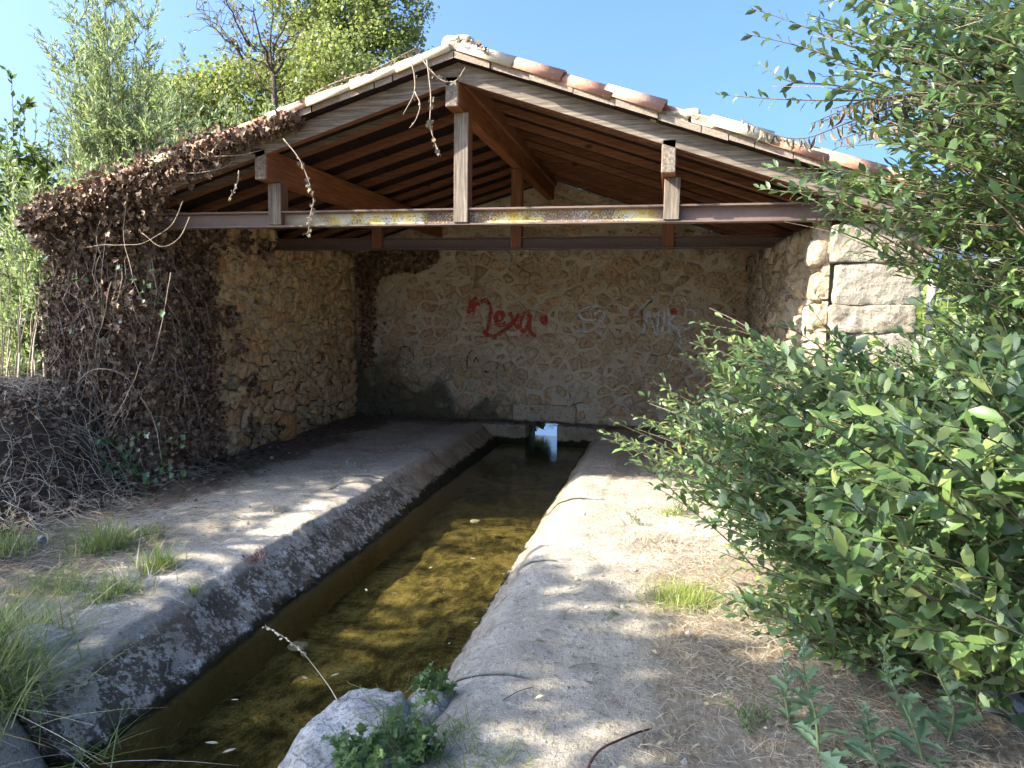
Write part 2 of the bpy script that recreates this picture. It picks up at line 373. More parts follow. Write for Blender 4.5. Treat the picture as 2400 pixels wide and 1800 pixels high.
g = G('silty_stream_bed'); n1 = g.noise(1.6, 6, .7, dist=1.2); n2 = g.noise(12, 6, .8, st=(1, .45, 1)); n3 = g.noise(80, 4, .7)
c = g.ramp(g.mat('ADD', g.mat('MULTIPLY', n1, .6), g.mat('MULTIPLY', n2, .5)), [(.42, (.016, .016, .008)), (.51, (.075, .066, .028)), (.60, (.235, .195, .08)), (.76, (.40, .335, .165))])
c = g.mix(g.step(n3, .54, .64), c, (.05, .035, .015)); c = g.mix(g.step(g.noise(45, 2), .74, .77), c, (.5, .45, .3))
M['bed'] = g.end(c, .95, g.bump(g.mat('ADD', n2, n3), .8, .03), .1)

def water_mat(name, tint, f0, scl):
    g = G(name); w = g('ShaderNodeTexNoise', Vector=g('ShaderNodeMapping', Vector=g.co, Scale=scl).outputs[0], Scale=1., Detail=3.).outputs['Fac']
    nb = g.bump(w, .12, .02)
    lw = g('ShaderNodeLayerWeight', Blend=.5, Normal=nb).outputs['Facing']; fr = g.mat('ADD', .02, g.mat('MULTIPLY', g.mat('POWER', lw, 5.), .95))
    tr = g('ShaderNodeBsdfTransparent', Color=tint); gl = g('ShaderNodeBsdfGlossy', Color=(1, 1, 1), Roughness=.02, Normal=nb)
    mx = g('ShaderNodeMixShader', i0=g.mat('ADD', fr, f0), i1=tr.outputs[0], i2=gl.outputs[0]); g.out(mx.outputs[0]); return g.m
M['water'] = water_mat('clear_trough_water', (.76, .73, .56), .0, (9, 26, 1))
M['stream'] = water_mat('rippled_stream_water', (.3, .32, .28), .22, (5, 16, 1))

def leaf_mat(name, cols, back=None, trans=.3, rough=.5, spec=.35, perobj=False):
    g = G(name); r = g.island() if not perobj else g.mat('FRACT', g.mat('ADD', g.rnd(), g.island()))
    r = g.mat('ADD', g.mat('MULTIPLY', r, .7), g.mat('MULTIPLY', g.noise(1.7, 3), .45))
    k = len(cols); c = g.ramp(r, [(.15+.75*i/(k-1), cols[i]) for i in range(k)])
    if back: c = g.mix(g('ShaderNodeNewGeometry').outputs['Backfacing'], c, g.mix(.7, c, back))
    p = g('ShaderNodeBsdfPrincipled', Base_Color=c, Roughness=rough); p.inputs['Specular IOR Level'].default_value = spec
    t = g('ShaderNodeBsdfTranslucent', Color=g.mix(.5, c, (.22, .30, .04), 'ADD') if trans > .15 else c)
    mx = g('ShaderNodeMixShader', i0=trans, i1=p.outputs[0], i2=t.outputs[0]); g.out(mx.outputs[0]); return g.m
M['sallow'] = leaf_mat('sallow_leaf', [(.032, .06, .022), (.055, .10, .034), (.078, .138, .044), (.105, .172, .052), (.14, .21, .06), (.21, .24, .075)], (.19, .25, .16), .26, .42, .45)
M['sallow_up'] = leaf_mat('silhouette_sallow_leaf', [(.022, .048, .015), (.04, .08, .024), (.058, .11, .03), (.085, .145, .038), (.13, .19, .05)], (.10, .15, .075), .2, .42, .4)  # darker copy of the sallow leaf, silhouette against the sky put into the colour
M['sallow_dry'] = leaf_mat('withered_sallow_leaf', [(.10, .08, .05), (.20, .16, .11), (.26, .20, .12), (.17, .17, .14)], None, .12, .8, .15)
M['willow'] = leaf_mat('silvery_willow_leaf', [(.10, .14, .06), (.14, .19, .07), (.19, .24, .09), (.25, .28, .11)], (.24, .29, .20), .4)
M['crown'] = leaf_mat('sunlit_crown_leaf', [(.09, .12, .032), (.145, .175, .045), (.20, .225, .06), (.27, .26, .08)], None, .4)
M['poplar'] = leaf_mat('poplar_leaf', [(.12, .155, .045), (.18, .215, .065), (.26, .28, .095)], None, .4)
M['darkbush'] = leaf_mat('broad_bush_leaf', [(.025, .05, .014), (.05, .09, .02), (.08, .13, .03)], None, .3)
M['sparse'] = leaf_mat('thin_tree_leaf', [(.09, .11, .03), (.15, .15, .045), (.22, .18, .06)], None, .35)
M['ivy'] = leaf_mat('dead_ivy_leaf', [(.035, .023, .016), (.09, .055, .034), (.17, .105, .064), (.34, .245, .16)], None, .06, .75, .25)
M['ivy_green'] = leaf_mat('green_ivy_leaf', [(.02, .05, .018), (.04, .09, .03), (.07, .12, .04)], None, .15, .4, .4)
M['grass'] = leaf_mat('green_grass', [(.07, .11, .03), (.12, .18, .045), (.20, .25, .07), (.36, .33, .15)], None, .35, .6, .3)
M['grass_y'] = leaf_mat('yellow_green_grass', [(.14, .20, .03), (.22, .29, .05), (.32, .36, .09)], None, .4, .6, .3)
M['straw'] = leaf_mat('dry_straw', [(.20, .155, .10), (.36, .29, .20), (.50, .42, .30), (.62, .55, .42)], None, .1, .8, .2)
M['litter'] = leaf_mat('brown_litter', [(.05, .032, .02), (.11, .07, .045), (.20, .14, .09), (.30, .23, .16)], None, .05, .85, .2)
M['lettuce'] = leaf_mat('bluish_lettuce_leaf', [(.10, .17, .085), (.15, .235, .125), (.20, .29, .16)], (.24, .31, .22), .25, .5, .3)
M['weed'] = leaf_mat('weed_leaf', [(.05, .10, .03), (.09, .15, .05), (.13, .19, .07)], None, .3)
M['floatleaf'] = leaf_mat('fallen_leaf', [(.30, .26, .10), (.42, .38, .22), (.5, .46, .33)], None, .1, .6, .3)
M['stonecrop'] = leaf_mat('stonecrop_leaf', [(.16, .04, .03), (.24, .06, .05)], None, .1)
M['farhedge'] = leaf_mat('far_vine_leaf', [(.10, .15, .03), (.16, .21, .045), (.23, .26, .06)], None, .35)
def bark(name, a, b):
    g = G(name); n = g.noise(18, 5, .7, st=(3, 3, 1)); return g.end(g.ramp(n, [(.3, a), (.7, b)]), .9, g.bump(n, .6, .01), .15)
M['bark'] = bark('grey_brown_bark', (.05, .04, .03), (.14, .115, .085)); M['twig'] = bark('olive_twig', (.07, .065, .03), (.16, .13, .07))
M['stem'] = bark('pale_dry_stem', (.20, .15, .11), (.46, .38, .29)); M['greenstem'] = bark('green_stem', (.12, .15, .06), (.24, .27, .13))
M['wire'] = bark('rusty_root', (.06, .028, .02), (.13, .06, .04))
def paint_mat(name, a, b, lo, hi):
    g = G(name); n = g.noise(24, 5, .75); c = g.mix(g.noise(8), a, b)
    d = g('ShaderNodeBsdfDiffuse', Color=c); t = g('ShaderNodeBsdfTransparent')
    e = g('ShaderNodeAttribute', _attribute_name='edge').outputs['Fac']
    f = g.step(g.mat('SUBTRACT', g.mat('ADD', n, .0), g.mat('MULTIPLY', e, .22)), lo, hi)
    mx = g('ShaderNodeMixShader', i0=f, i1=t.outputs[0], i2=d.outputs[0]); g.out(mx.outputs[0]); return g.m
M['paint_red'] = paint_mat('red_spray_paint', (.42, .06, .04), (.34, .085, .06), .20, .42)
M['paint_grey'] = paint_mat('faded_grey_paint', (.62, .64, .66), (.50, .52, .54), .22, .46)
M['paint_green'] = paint_mat('dark_green_paint', (.02, .07, .045), (.03, .06, .04), .32, .58)
g = G('galvanised_fence'); M['fence'] = g.end(g.ramp(g.noise(30), [(.3, (.30, .31, .31)), (.7, (.48, .49, .49))]), .5, None, .5)
g = G('faded_fence_post'); M['fpost'] = g.end(g.ramp(g.noise(12), [(.3, (.32, .27, .22)), (.7, (.45, .39, .33))]), .8)
# ------------------------------------------------------------------ ground
TL, TR, WL, WR, ZW = -2.58, -.86, -2.29, -1.07, -.27       # trough lips, water lines, water level
YEND, YB, XWL, XWR = 9.93, 10.18, -4.58, 1.02              # trough end, back wall face, side wall faces
def sstep(a, b, x): t = np.clip((x-a)/(b-a), 0, 1); return t*t*(3-2*t)
def gz(X, Y):
    P = np.stack([X, Y], -1)
    z = .022*fbm(P, 1.3, 4, 3)+.010*fbm(P, 7, 3, 9)+.005*fbm(P, 22, 2, 5)
    z = z+.10*sstep(-4.3, -5.6, X)*sstep(7, 5, Y)+.03*sstep(.2, 1.6, X)*sstep(5.5, 3.5, Y)
    return z
def litter_at(X, Y):
    left = np.maximum(sstep(-3.4, -4.3, X), .9*sstep(5.2, 3.9, Y)*sstep(-2.95, -3.5, X))
    left = np.maximum(left, .75*sstep(9.3, 9.9, Y)); left = np.where(X < -1.7, left, 0)
    right = .9*sstep(-.35, .25, X)*sstep(5.6, 4.4, Y); right = np.maximum(right, .55*sstep(2.65, 2.3, Y))
    right = np.maximum(right, .35*sstep(6.5, 8., Y)); right = np.where(X > -1.7, right, 0)
    return np.clip(left+right, 0, 1)
def near_fn(X, Y):
    z = gz(X, Y); z = np.where((X > -2.86) & (X < -.66) & (Y < YEND+.02), -.62, z); z = np.where((X > -1.95) & (X < -1.47), -.62, z); e = sstep(-2.2, -2.75, X+.10*fbm(np.stack([X, Y], -1), 3, 2, 4)); z = np.where((Y < 2.36) & (X < -2.15), -.5+(.5+gz(X, Y))*e, z)
    return np.stack([X, Y, z], -1)
xs = np.concatenate([np.arange(-7, -5, .06), np.arange(-5, 2.0, .03), np.arange(2.0, 3.3, .06)]); ys = np.concatenate([np.arange(.5, 7, .03), np.arange(7, 10.4, .05)])
V, F = grid(xs, ys, near_fn)
go = obj('paved_ground', V, F, M['ground'], smooth=True, kind='structure')
a = go.data.attributes.new('litter', 'FLOAT', 'POINT'); a.data.foreach_set('value', litter_at(V[:, 0], V[:, 1]))
a = go.data.attributes.new('brown', 'FLOAT', 'POINT'); a.data.foreach_set('value', .75*sstep(-3.3, -4.1, V[:, 0])*sstep(4.2, 5.6, V[:, 1])+.6*sstep(9.4, 10., V[:, 1])*(V[:, 0] > -2.9))
a = go.data.attributes.new('green', 'FLOAT', 'POINT'); a.data.foreach_set('value', .7*sstep(-5.0, -6.0, V[:, 0])+.3*sstep(1.2, 2, V[:, 0]))
far = np.geomspace(12, 700, 22)
xs = np.concatenate([-far[::-1]-3, np.arange(-14.5, 9.5, .5), far]); ys = np.concatenate([-far[::-1]*.6, np.arange(-6.5, 27, .5), far+16])
def far_fn(X, Y):
    z = gz(X, Y)*3-.03+.5*sstep(-9, -20, X)
    z = np.where((X > -6.6) & (X < 2.9) & (Y > .9) & (Y < 10.7), -.8, z)
    z = np.where((X > -3.9) & (X < 1.4) & (Y >= 10.5) & (Y < 24), -.75, z)
    z = np.where((X > -3.) & (X < -.4) & (Y > -4) & (Y < 1.2), -.75, z)
    return np.stack([X, Y, z], -1)
V, F = grid(xs, ys, far_fn)
go2 = obj('ground', V, F, M['ground'], smooth=True, kind='structure')
a = go2.data.attributes.new('litter', 'FLOAT', 'POINT'); a.data.foreach_set('value', np.ones(len(V)))
a = go2.data.attributes.new('green', 'FLOAT', 'POINT'); a.data.foreach_set('value', .75*np.maximum(sstep(-6.5, -8, V[:, 0])*sstep(3, 6, V[:, 1]), sstep(8, 12, V[:, 1])))

# bed and water
V, F = grid(np.arange(-2.6, -.75, .04), np.arange(.2, 10.9, .04), lambda X, Y: np.stack([X, Y, -.47+.035*fbm(np.stack([X, Y], -1), 2.5, 4, 2)], -1))
obj('stream_bed', V, F, M['bed'], smooth=True, kind='structure')
V, F = grid(np.linspace(-2.55, -.82, 4), np.linspace(.2, 10.78, 8), lambda X, Y: np.stack([X, Y, X*0+ZW], -1))
obj('water', V, F, M['water'], kind='structure')
V, F = grid(np.linspace(-3.8, 1.3, 4), np.linspace(10.79, 24, 8), lambda X, Y: np.stack([X, Y, X*0+ZW-.02], -1))
obj('stream_water', V, F, M['stream'], kind='structure')

# ------------------------------------------------------------------ trough
tr = thing('wash_trough', (-1.7, 6, 0), 'long stone-lipped wash trough running back to the rear wall', 'trough')
def bank(side, y0, y1, k):
    n = max(6, int((y1-y0)/.028)); ys = np.linspace(y0+.0015, y1-.0015, n)
    dz, dx, tl = rng.uniform(-.006, .006), rng.uniform(-.006, .006), rng.uniform(-.006, .006)
    if side < 0: prof = [(-3.02, -.16), (-3.0, -.02), (-2.93, .006), (-2.85, .012), (-2.78, .014), (-2.71, .015), (-2.65, .014), (-2.61, .012), (-2.59, .006), (-2.574, -.010)]; a, b = -2.574, WL
    else: prof = [(-.42, -.16), (-.44, -.03), (-.50, .0), (-.57, .008), (-.64, .010), (-.71, .008), (-.77, .0), (-.82, -.014), (-.865, -.036), (-.90, -.066)]; a, b = -.90, WR
    z0 = prof[-1][1]
    for t in np.linspace(0, 1, 12)[1:]: prof.append((a+(b-a)*t, z0+(ZW-z0)*t))
    prof += [(b+(b-a)*.10, ZW-.06), (b+(b-a)*.18, ZW-.18), (b+(b-a)*.22, -.6)]
    prof = np.array(prof); m = len(prof)
    X = np.repeat(prof[None, :, 0], n, 0)+dx; Z = np.repeat(prof[None, :, 1], n, 0); Y = np.repeat(ys[:, None], m, 1)
    P = np.stack([X, Y, Z*1.5], -1)
    d = .014*fbm(P, 2.6, 3, 21+(side > 0))+.016*fbm(P, 10, 3, 5)+.010*fbm(P, 30, 3, 8)
    d *= np.clip(np.minimum(1, (ys[:, None]*0+1)), 0, 1)
    e = np.minimum(ys-y0, y1-ys)[:, None]; rnd_ = .006*np.exp(-e/.015)          # soft broken joint edges
    nz = np.where(np.arange(m) < 8, .95, .7)[None]; nx = np.where(np.arange(m) < 8, .1, .7)[None]*(-side)
    d = d-rnd_-.07*np.maximum(0, fbm(P, 4.5, 3, 33)-.22)*(np.arange(m)[None] > 5)
    X = X+nx*d; Z = Z+nz*d+dz+tl*(Y-(y0+y1)/2)+np.where(np.arange(m)[None] < 7, gz(X, Y), 0)
    V = np.stack([X, Y, Z], -1).reshape(-1, 3)
    i = np.arange(n-1)[:, None]*m+np.arange(m-1)[None]
    F = np.stack([i, i+1, i+m+1, i+m], -1).reshape(-1, 4).tolist()
    F += [list(range(m)), [(n-1)*m+q for q in range(m)][::-1]]
    o = obj('slab', V, F, M['slab_l' if side < 0 else 'slab_r'], tr, smooth=True)
for side, cuts in ((-1, [2.34, 3.62, 4.9, 6.3, 7.7, 8.9, YEND]), (1, [1.0, 2.95, 4.5, 6.1, 7.4, 8.7, YEND])):
    for k in range(len(cuts)-1): bank(side, cuts[k], cuts[k+1], k)
def roughblock(x0, y0, z0, x1, y1, z1, r=.02, res=.05, seed=0, amp=.012):
    """closed block with rounded edges and uneven faces"""
    h = np.array([x1-x0, y1-y0, z1-z0])/2; c = np.array([x0+x1, y0+y1, z0+z1])/2
    V = []; F = []; n0 = 0
    for ax in range(3):
        o = [q for q in range(3) if q != ax]
        na, nb = (max(2, int(math.ceil(2*h[q]/res))+1) for q in o)
        for s in (-1, 1):
            A, B = np.meshgrid(np.linspace(-h[o[0]], h[o[0]], na), np.linspace(-h[o[1]], h[o[1]], nb), indexing='ij')
            P = np.zeros(A.shape+(3,)); P[..., ax] = s*h[ax]; P[..., o[0]] = A; P[..., o[1]] = B
            V.append(P.reshape(-1, 3)); i = np.arange(na-1)[:, None]*nb+np.arange(nb-1)[None]+n0
            q = np.stack([i, i+nb, i+nb+1, i+1], -1).reshape(-1, 4)
            F.append(q if (s > 0) == (ax != 1) else q[:, ::-1]); n0 += na*nb
    V = np.concatenate(V); q = np.clip(V, -(h-r), h-r); d = V-q; L = np.linalg.norm(d, axis=1, keepdims=True)
    nrm = np.where(L > 1e-6, d/(L+1e-9), 0); V = q+nrm*r
    W_ = V+c; nn = unit(V/h); V = W_+nn*(amp*fbm(W_+seed*3.1, 6, 4, seed))[:, None]
    return V, np.concatenate(F)
for x0, x1 in ((-2.66, -1.93), (-1.49, -.80)):
    V, F = roughblock(x0, YEND, -.62, x1, 10.24, .012, .02, .05, int(x1*10) % 7)
    obj('end_block', V, F, M['slab_r'], tr, smooth=True)
# pale stone lying on the bed and a pillar of shade at the near end: the trough bed stays one sheet

# ------------------------------------------------------------------ walls of the wash house
wh = thing('wash_house', (-1.7, 8, 0), 'open-fronted rubble stone wash house with tiled gable roof', 'building')
XR, ZR, SL, SR = -1.63, 3.46, .30, .335
def ztop(X): return ZR-np.where(X < XR, SL*(XR-X), SR*(X-XR))

def clip(poly, n, d):
    out = []
    for i in range(len(poly)):
        p, q = poly[i], poly[(i+1) % len(poly)]; a, b = p@n-d, q@n-d
        if a <= 0: out.append(p)
        if a*b < 0: out.append(p+(q-p)*(a/(a-b)))
    return out
def cells(seeds, dom, aniso=1.):
    S_ = np.array(seeds); sc = np.array([1., aniso]); out = []
    for i, s in enumerate(S_):
        d = np.linalg.norm((S_-s)*sc, axis=1); nb = np.argsort(d)[1:16]; poly = [np.array(p, float) for p in dom]
        for j in nb:
            n = (S_[j]-s)*sc*sc; mid = (S_[j]+s)/2; poly = clip(poly, n, mid@n)
            if len(poly) < 3: break
        out.append(np.array(poly) if len(poly) >= 3 else None)
    return out
def stone(poly, mp, gap, proud, bulge, seed, jag=.010, keep=1., back=-.03):
    r = np.random.default_rng(seed)
    c = poly.mean(0); P = c+(poly-c)*keep
    R = np.linalg.norm(P-c, axis=1).mean()
    P = c+(P-c)*max(.5, 1-gap/R)
    Q = []                                         # round the corners
    for i in range(len(P)):
        a, b = P[i], P[(i+1) % len(P)]; Q += [a*.86+b*.14, a*.14+b*.86]
    Q = np.array(Q)
    while len(Q) > 11:
        e = np.linalg.norm(np.roll(Q, -1, 0)-Q, axis=1); k = e.argmin(); Q[k] = (Q[k]+Q[(k+1) % len(Q)])/2; Q = np.delete(Q, (k+1) % len(Q), 0)
    Q = Q+r.normal(0, jag, Q.shape)*.6; n = len(Q); V = []
    tilt = r.normal(0, .16, 2)
    for s, d in ((1.0, back), (.985, proud*.7), (.86, proud), (.45, proud+bulge)):
        q = c+(Q-c)*s
        dd = d+(r.normal(0, jag, n) if d > 0 else 0)*.8+((q-c)@tilt if d > 0 else 0)
        V.append(np.stack(mp(q[:, 0], q[:, 1], np.zeros(n)+dd), -1))
    V.append(np.array([mp(c[0], c[1], proud+bulge*1.1)])); V = np.concatenate(V)
    F = [(k*n+i, k*n+(i+1) % n, (k+1)*n+(i+1) % n, (k+1)*n+i) for k in range(3) for i in range(n)]
    F += [(3*n+i, 3*n+(i+1) % n, 4*n) for i in range(n)]
    return V, F
def seeds_courses(u0, u1, v0, v1, w, h, jit=.33, seed=1):
    r = np.random.default_rng(seed); out = []; v = v0
    while v < v1:
        hh = h*r.uniform(.7, 1.35); u = u0-r.uniform(0, w)
        while u < u1+w:
            ww = w*r.uniform(.55, 1.55); out.append((u+ww/2+r.normal(0, jit*w*.3), v+hh/2+r.normal(0, jit*h))); u += ww
        v += hh
    return out
rp = np.random.default_rng(3)
# back wall: mortared, flush
V, F = grid(np.arange(-4.7, 1.15, .035), np.arange(0, 1.0001, 1/95), lambda X, T: np.stack([X, X*0, np.where(1, -.05+T*(ztop(X)-.06+.05), 0)], -1))
d = .020*fbm(V[:, [0, 2]], 2.2, 3, 4)+.016*fbm(V[:, [0, 2]], 7, 4, 6)
V[:, 1] = YB-d
ok = ~((V[:, 0] > -1.95) & (V[:, 0] < -1.47) & (V[:, 2] < .02))
F = F[ok[F].all(1)]
bw = obj('back_wall', V, F, M['mortar'], wh, smooth=True); bw['label'] = 'shaded mortared rear wall with graffiti'
bvB = MB(); bvB.add(V, F)
dom = [(-4.6, -.03), (1.04, -.03), (1.04, 2.52), (XR, 3.40), (-4.6, 2.52)]
sd = seeds_courses(-4.6, 1.04, .0, 3.4, .235, .135, .42, 11)
sd = [s for s in sd if s[1] < ztop(np.array(s[0]))-.12 and s[1] > -.02 and not (-2.2 < s[0] < -1.22 and s[1] < .34)]
cl = cells(sd, dom, 1.25)
kk = np.where(rp.uniform(0, 1, len(cl)) < .72, rp.uniform(.78, 1.0, len(cl)), rp.uniform(.35, .65, len(cl))); pr = rp.uniform(.002, .030, len(cl))
for i in range(len(cl)):
    if sd[i][1] < .9 and sd[i][0] < -1.9: kk[i] = min(.96, kk[i]+.18); pr[i] += .008
def mpB(u, v, dd): return (u, YB-.012-dd+0*u, v)
def parB(i): return dict(gap=.006, proud=max(.004, pr[i]), bulge=.003, jag=.010, keep=kk[i])
def build_stones2(parent, cl, mp, mat, pf, lim=300, seed=0):
    order = sorted([i for i, c in enumerate(cl) if c is not None and len(c) >= 3 and np.ptp(c[:, 0]) > .03 and np.ptp(c[:, 1]) > .03], key=lambda i: -np.ptp(cl[i][:, 0])*np.ptp(cl[i][:, 1]))
    rest = MB(); allV = MB()
    for q, i in enumerate(order):
        V, F = stone(cl[i], mp, seed=seed*1000+i, **pf(i)); allV.add(V, F)
        if q < lim: obj('stone', V, F, mat, parent, smooth=True)
        else: rest.add(V, F)
    if rest.n: obj('small_stones', *rest.out(), mat, parent, smooth=True, kind='stuff')
    return allV
ab = build_stones2(bw, cl, mpB, M['stone_b'], parB, 300, 1); bvB.add(*ab.out())
V, F = roughblock(-2.16, YB-.075, .006, -1.25, YB+.3, .268, .02, .05, 5, .010)
obj('lintel', V, F, M['stone_r'], bw, smooth=True)
mb = MB()
mb.box((-5.2, YB+.05, -.7), (-1.94, YB+.55, .0)).box((-1.48, YB+.05, -.7), (1.72, YB+.55, .0))
for x0, x1 in ((-5.2, XR), (XR, 1.72)):
    za, zb_ = float(ztop(np.array(x0)))-.06, float(ztop(np.array(x1)))-.06
    V = [(x0, YB+.05, .002), (x1, YB+.05, .002), (x1, YB+.05, zb_), (x0, YB+.05, za), (x0, YB+.55, .002), (x1, YB+.55, .002), (x1, YB+.55, zb_), (x0, YB+.55, za)]
    mb.add(V, [(0, 1, 2, 3), (7, 6, 5, 4), (0, 4, 5, 1), (1, 5, 6, 2), (2, 6, 7, 3), (3, 7, 4, 0)])
obj('wall_core', *mb.out(), M['mortar'], bw)

# left wall: dry rubble, deep joints
lw = obj('side_wall', *MB().box((-5.2, 5.75, -.3), (-4.62, YB+.04, 2.30)).out(), M['mortar'], wh); lw['label'] = 'golden rubble side wall beside the dead ivy'
sd = seeds_courses(5.7, YB, -.05, 2.55, .185, .135, .42, 21)
topz = lambda u: 2.46+.05*np.sin(u*5)+.04*np.sin(u*13)-.10*(u > 8.0)
sd = [s for s in sd if s[1] < topz(s[0])-.03]
cl = cells(sd, [(5.7, -.08), (YB, -.08), (YB, 2.42), (8.05, 2.42), (7.9, 2.52), (5.7, 2.5)], 1.2)
pl = rp.uniform(.02, .06, len(cl))
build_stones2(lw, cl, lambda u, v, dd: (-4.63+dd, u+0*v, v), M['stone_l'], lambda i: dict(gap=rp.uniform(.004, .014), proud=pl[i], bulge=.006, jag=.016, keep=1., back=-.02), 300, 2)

# right wall: inner face and end face with quoins
rw = obj('side_wall', *MB().box((1.09, 5.8, -.3), (1.70, YB+.04, 2.20)).out(), M['mortar'], wh); rw['label'] = 'pale rubble side wall behind the leafy bush'
sd = seeds_courses(5.65, YB, -.05, 2.45, .22, .15, .42, 31); sd = [s for s in sd if s[1] < 2.27]
cl = cells(sd, [(5.72, -.08), (YB, -.08), (YB, 2.36), (5.72, 2.28)], 1.2); pl2 = rp.uniform(.02, .075, len(cl))
build_stones2(rw, cl, lambda u, v, dd: (1.06-dd+.05*(u < 6.3), u+0*v, v), M['stone_r'], lambda i: dict(gap=rp.uniform(.004, .012), proud=pl2[i], bulge=.014, jag=.015, keep=1., back=-.02), 200, 3)
z = 2.24
for k, (hh, xl) in enumerate(((.27, 1.10), (.30, 1.15), (.20, 1.12), (.33, 1.14), (.26, 1.08), (.30, 1.15), (.28, 1.10), (.32, 1.14))):
    V, F = roughblock(xl+.02, 5.62+.02*(k % 2), z-hh+.001, 1.76-.03*(k % 3), 6.05, z, .022, .022, 40+k, .034)
    obj('quoin', V, F, M['quoin'], rw, smooth=True); z -= hh
# outer corner stones toward the opening
for k in range(9):
    zz = 2.16-k*.245; V, F = roughblock(.99+.03*(k % 2), 5.70+.05*rp.uniform(), zz-.21*rp.uniform(.8, 1.1), 1.13, 5.98+.1*rp.uniform(), zz, .05, .05, 60+k, .03)
    obj('stone', V, F, M['stone_r'], rw, smooth=True)

# ------------------------------------------------------------------ roof timbers and steel
def wood(name, x0, y0, z0, x1, y1, z1, mat, parent, b=.006):
    V, F = bevbox(x0, y0, z0, x1, y1, z1, b); o = obj(name, V, F, mat, parent); fixnormals(o.data); return o
def hbeam(yc, zb, x0, x1, par):
    h, w, tf, tw = .130, .115, .013, .010; pts = [(-w/2, 0), (w/2, 0), (w/2, tf), (tw/2, tf+.006), (tw/2, h-tf-.006), (w/2, h-tf), (w/2, h), (-w/2, h), (-w/2, h-tf), (-tw/2, h-tf-.006), (-tw/2, tf+.006), (-w/2, tf)]
    V = [(x, yc+p, zb+q) for x in (x0, x1) for p, q in pts]; n = 12
    F = [(i, (i+1) % n, n+(i+1) % n, n+i) for i in range(n)]+[tuple(range(n)), tuple(range(2*n-1, n-1, -1))]
    o = obj('steel_beam', V, F, M['steel'], par); fixnormals(o.data); return o
Y1, Y2, ZBM = 5.69, 7.93, 2.272
b1 = hbeam(Y1, ZBM, -4.95, 1.66, wh); b1['label'] = 'front steel beam with yellow lichen'
hbeam(Y2, ZBM, -4.70, 1.14, wh)
PUR = [(-1.675, 3.135, 3.36), (-3.295, 2.635, 2.885), (-.045, 2.60, 2.84)]
for xc, z0, z1 in PUR:
    p = wood('purlin', xc-.052, 5.47, z0, xc+.052, YB+.15, z1, M['purlin'], wh, .008)
    for yy, mt in ((Y1, 'post_f'), (Y2, 'post')):
        dx = .03 if yy == Y1 else .0
        wood('post', xc-.057+dx, yy-.068, ZBM+.016, xc+.060+dx, yy+.058, z0-.003, M[mt], wh, .005)
roof = obj('roof', *MB().box((XR-.04, 5.6, ZR-.14), (XR+.04, YB, ZR-.02)).out(), M['rafter'], wh)   # ridge board
def slope_prism(x0, x1, y0, y1, dz0, dz1, jit=0.):
    V = []
    for y in (y0, y1):
        for x in (x0, x1):
            for dz in (dz0, dz1): V.append((x, y, float(ztop(np.array(x)))+dz+jit))
    return V, [(0, 1, 3, 2), (4, 6, 7, 5), (0, 4, 5, 1), (2, 3, 7, 6), (1, 5, 7, 3), (0, 2, 6, 4)]
XE0, XE1 = -5.62, 2.22
ry = np.linspace(5.47, 9.95, 10)
for k, y in enumerate(ry):
    for x0, x1 in ((XE0+.03, XR-.001), (XR+.001, XE1-.03)):
        V, F = slope_prism(x0, x1, y, y+(.075 if k == 0 else .10), -.138 if k == 0 else -.058, -.002, rng.normal(0, .002)); o = obj('rafter', V, F, M['rafter'], roof); fixnormals(o.data)
for x0, x1 in ((XE0, XR), (XR, XE1)):                    # boards laid front to back, ends showing at the verge
    x = x0
    while x < x1-.05:
        w = min(rng.uniform(.14, .34), x1-x); w = w if x1-(x+w) > .08 else x1-x
        V, F = slope_prism(x+.003, x+w-.003, 5.37+rng.uniform(-.012, .012), YB+.5, .0, .047, rng.normal(0, .003)); o = obj('board', V, F, M['board'], roof); fixnormals(o.data); x += w

# tiles
def tile_mesh(name, L=.44, r0=.105, r1=.085, th=.014, n=7):
    """half-barrel tile along +x (downhill), a little narrower at its upper end"""
    V = []; F = []
    for x, r in ((0, r1), (L, r0)):
        for rr in (r, r-th):
            for k in range(n+1):
                a = math.pi*k/n; V.append((x, -math.cos(a)*rr, math.sin(a)*rr*.82))
    m = n+1
    for k in range(n):
        F += [(k, k+1, 2*m+k+1, 2*m+k), (m+k, 3*m+k, 3*m+k+1, m+k+1), (k, m+k, m+k+1, k+1), (2*m+k, 2*m+k+1, 3*m+k+1, 3*m+k)]
    F += [(0, 2*m, 3*m, m), (n, m+n, 3*m+n, 2*m+n)]
    me = mesh(name, V, F); fixnormals(me); me.polygons.foreach_set('use_smooth', np.ones(len(me.polygons), bool)); return me
TM = {k: tile_mesh('tile') for k in ('tile_red', 'tile_pale')}
for k in TM: TM[k].materials.append(M[k])
def place_tile(kind, X, Y, side, dz, roll=0., yaw=0.):
    o = bpy.data.objects.new('tile', TM[kind]); COL.objects.link(o); o.parent = roof; o.matrix_parent_inverse = Matrix.Identity(4)
    s = SL if side < 0 else SR; a = math.atan(s)
    ux = Vector((math.cos(a)*side, 0, -math.sin(a))); uz = Vector((math.sin(a)*side, 0, math.cos(a))); uy = uz.cross(ux)
    R = Matrix((ux, uy, uz)).transposed() @ Matrix.Rotation(roll, 3, 'X') @ Matrix.Rotation(yaw, 3, 'Z') @ Matrix.Rotation(.03, 3, 'Y')
    o.matrix_local = Matrix.Translation(Vector((X, Y, float(ztop(np.array(X)))+dz))) @ R.to_4x4(); o.scale = (1, 1.12, 1.28); return o
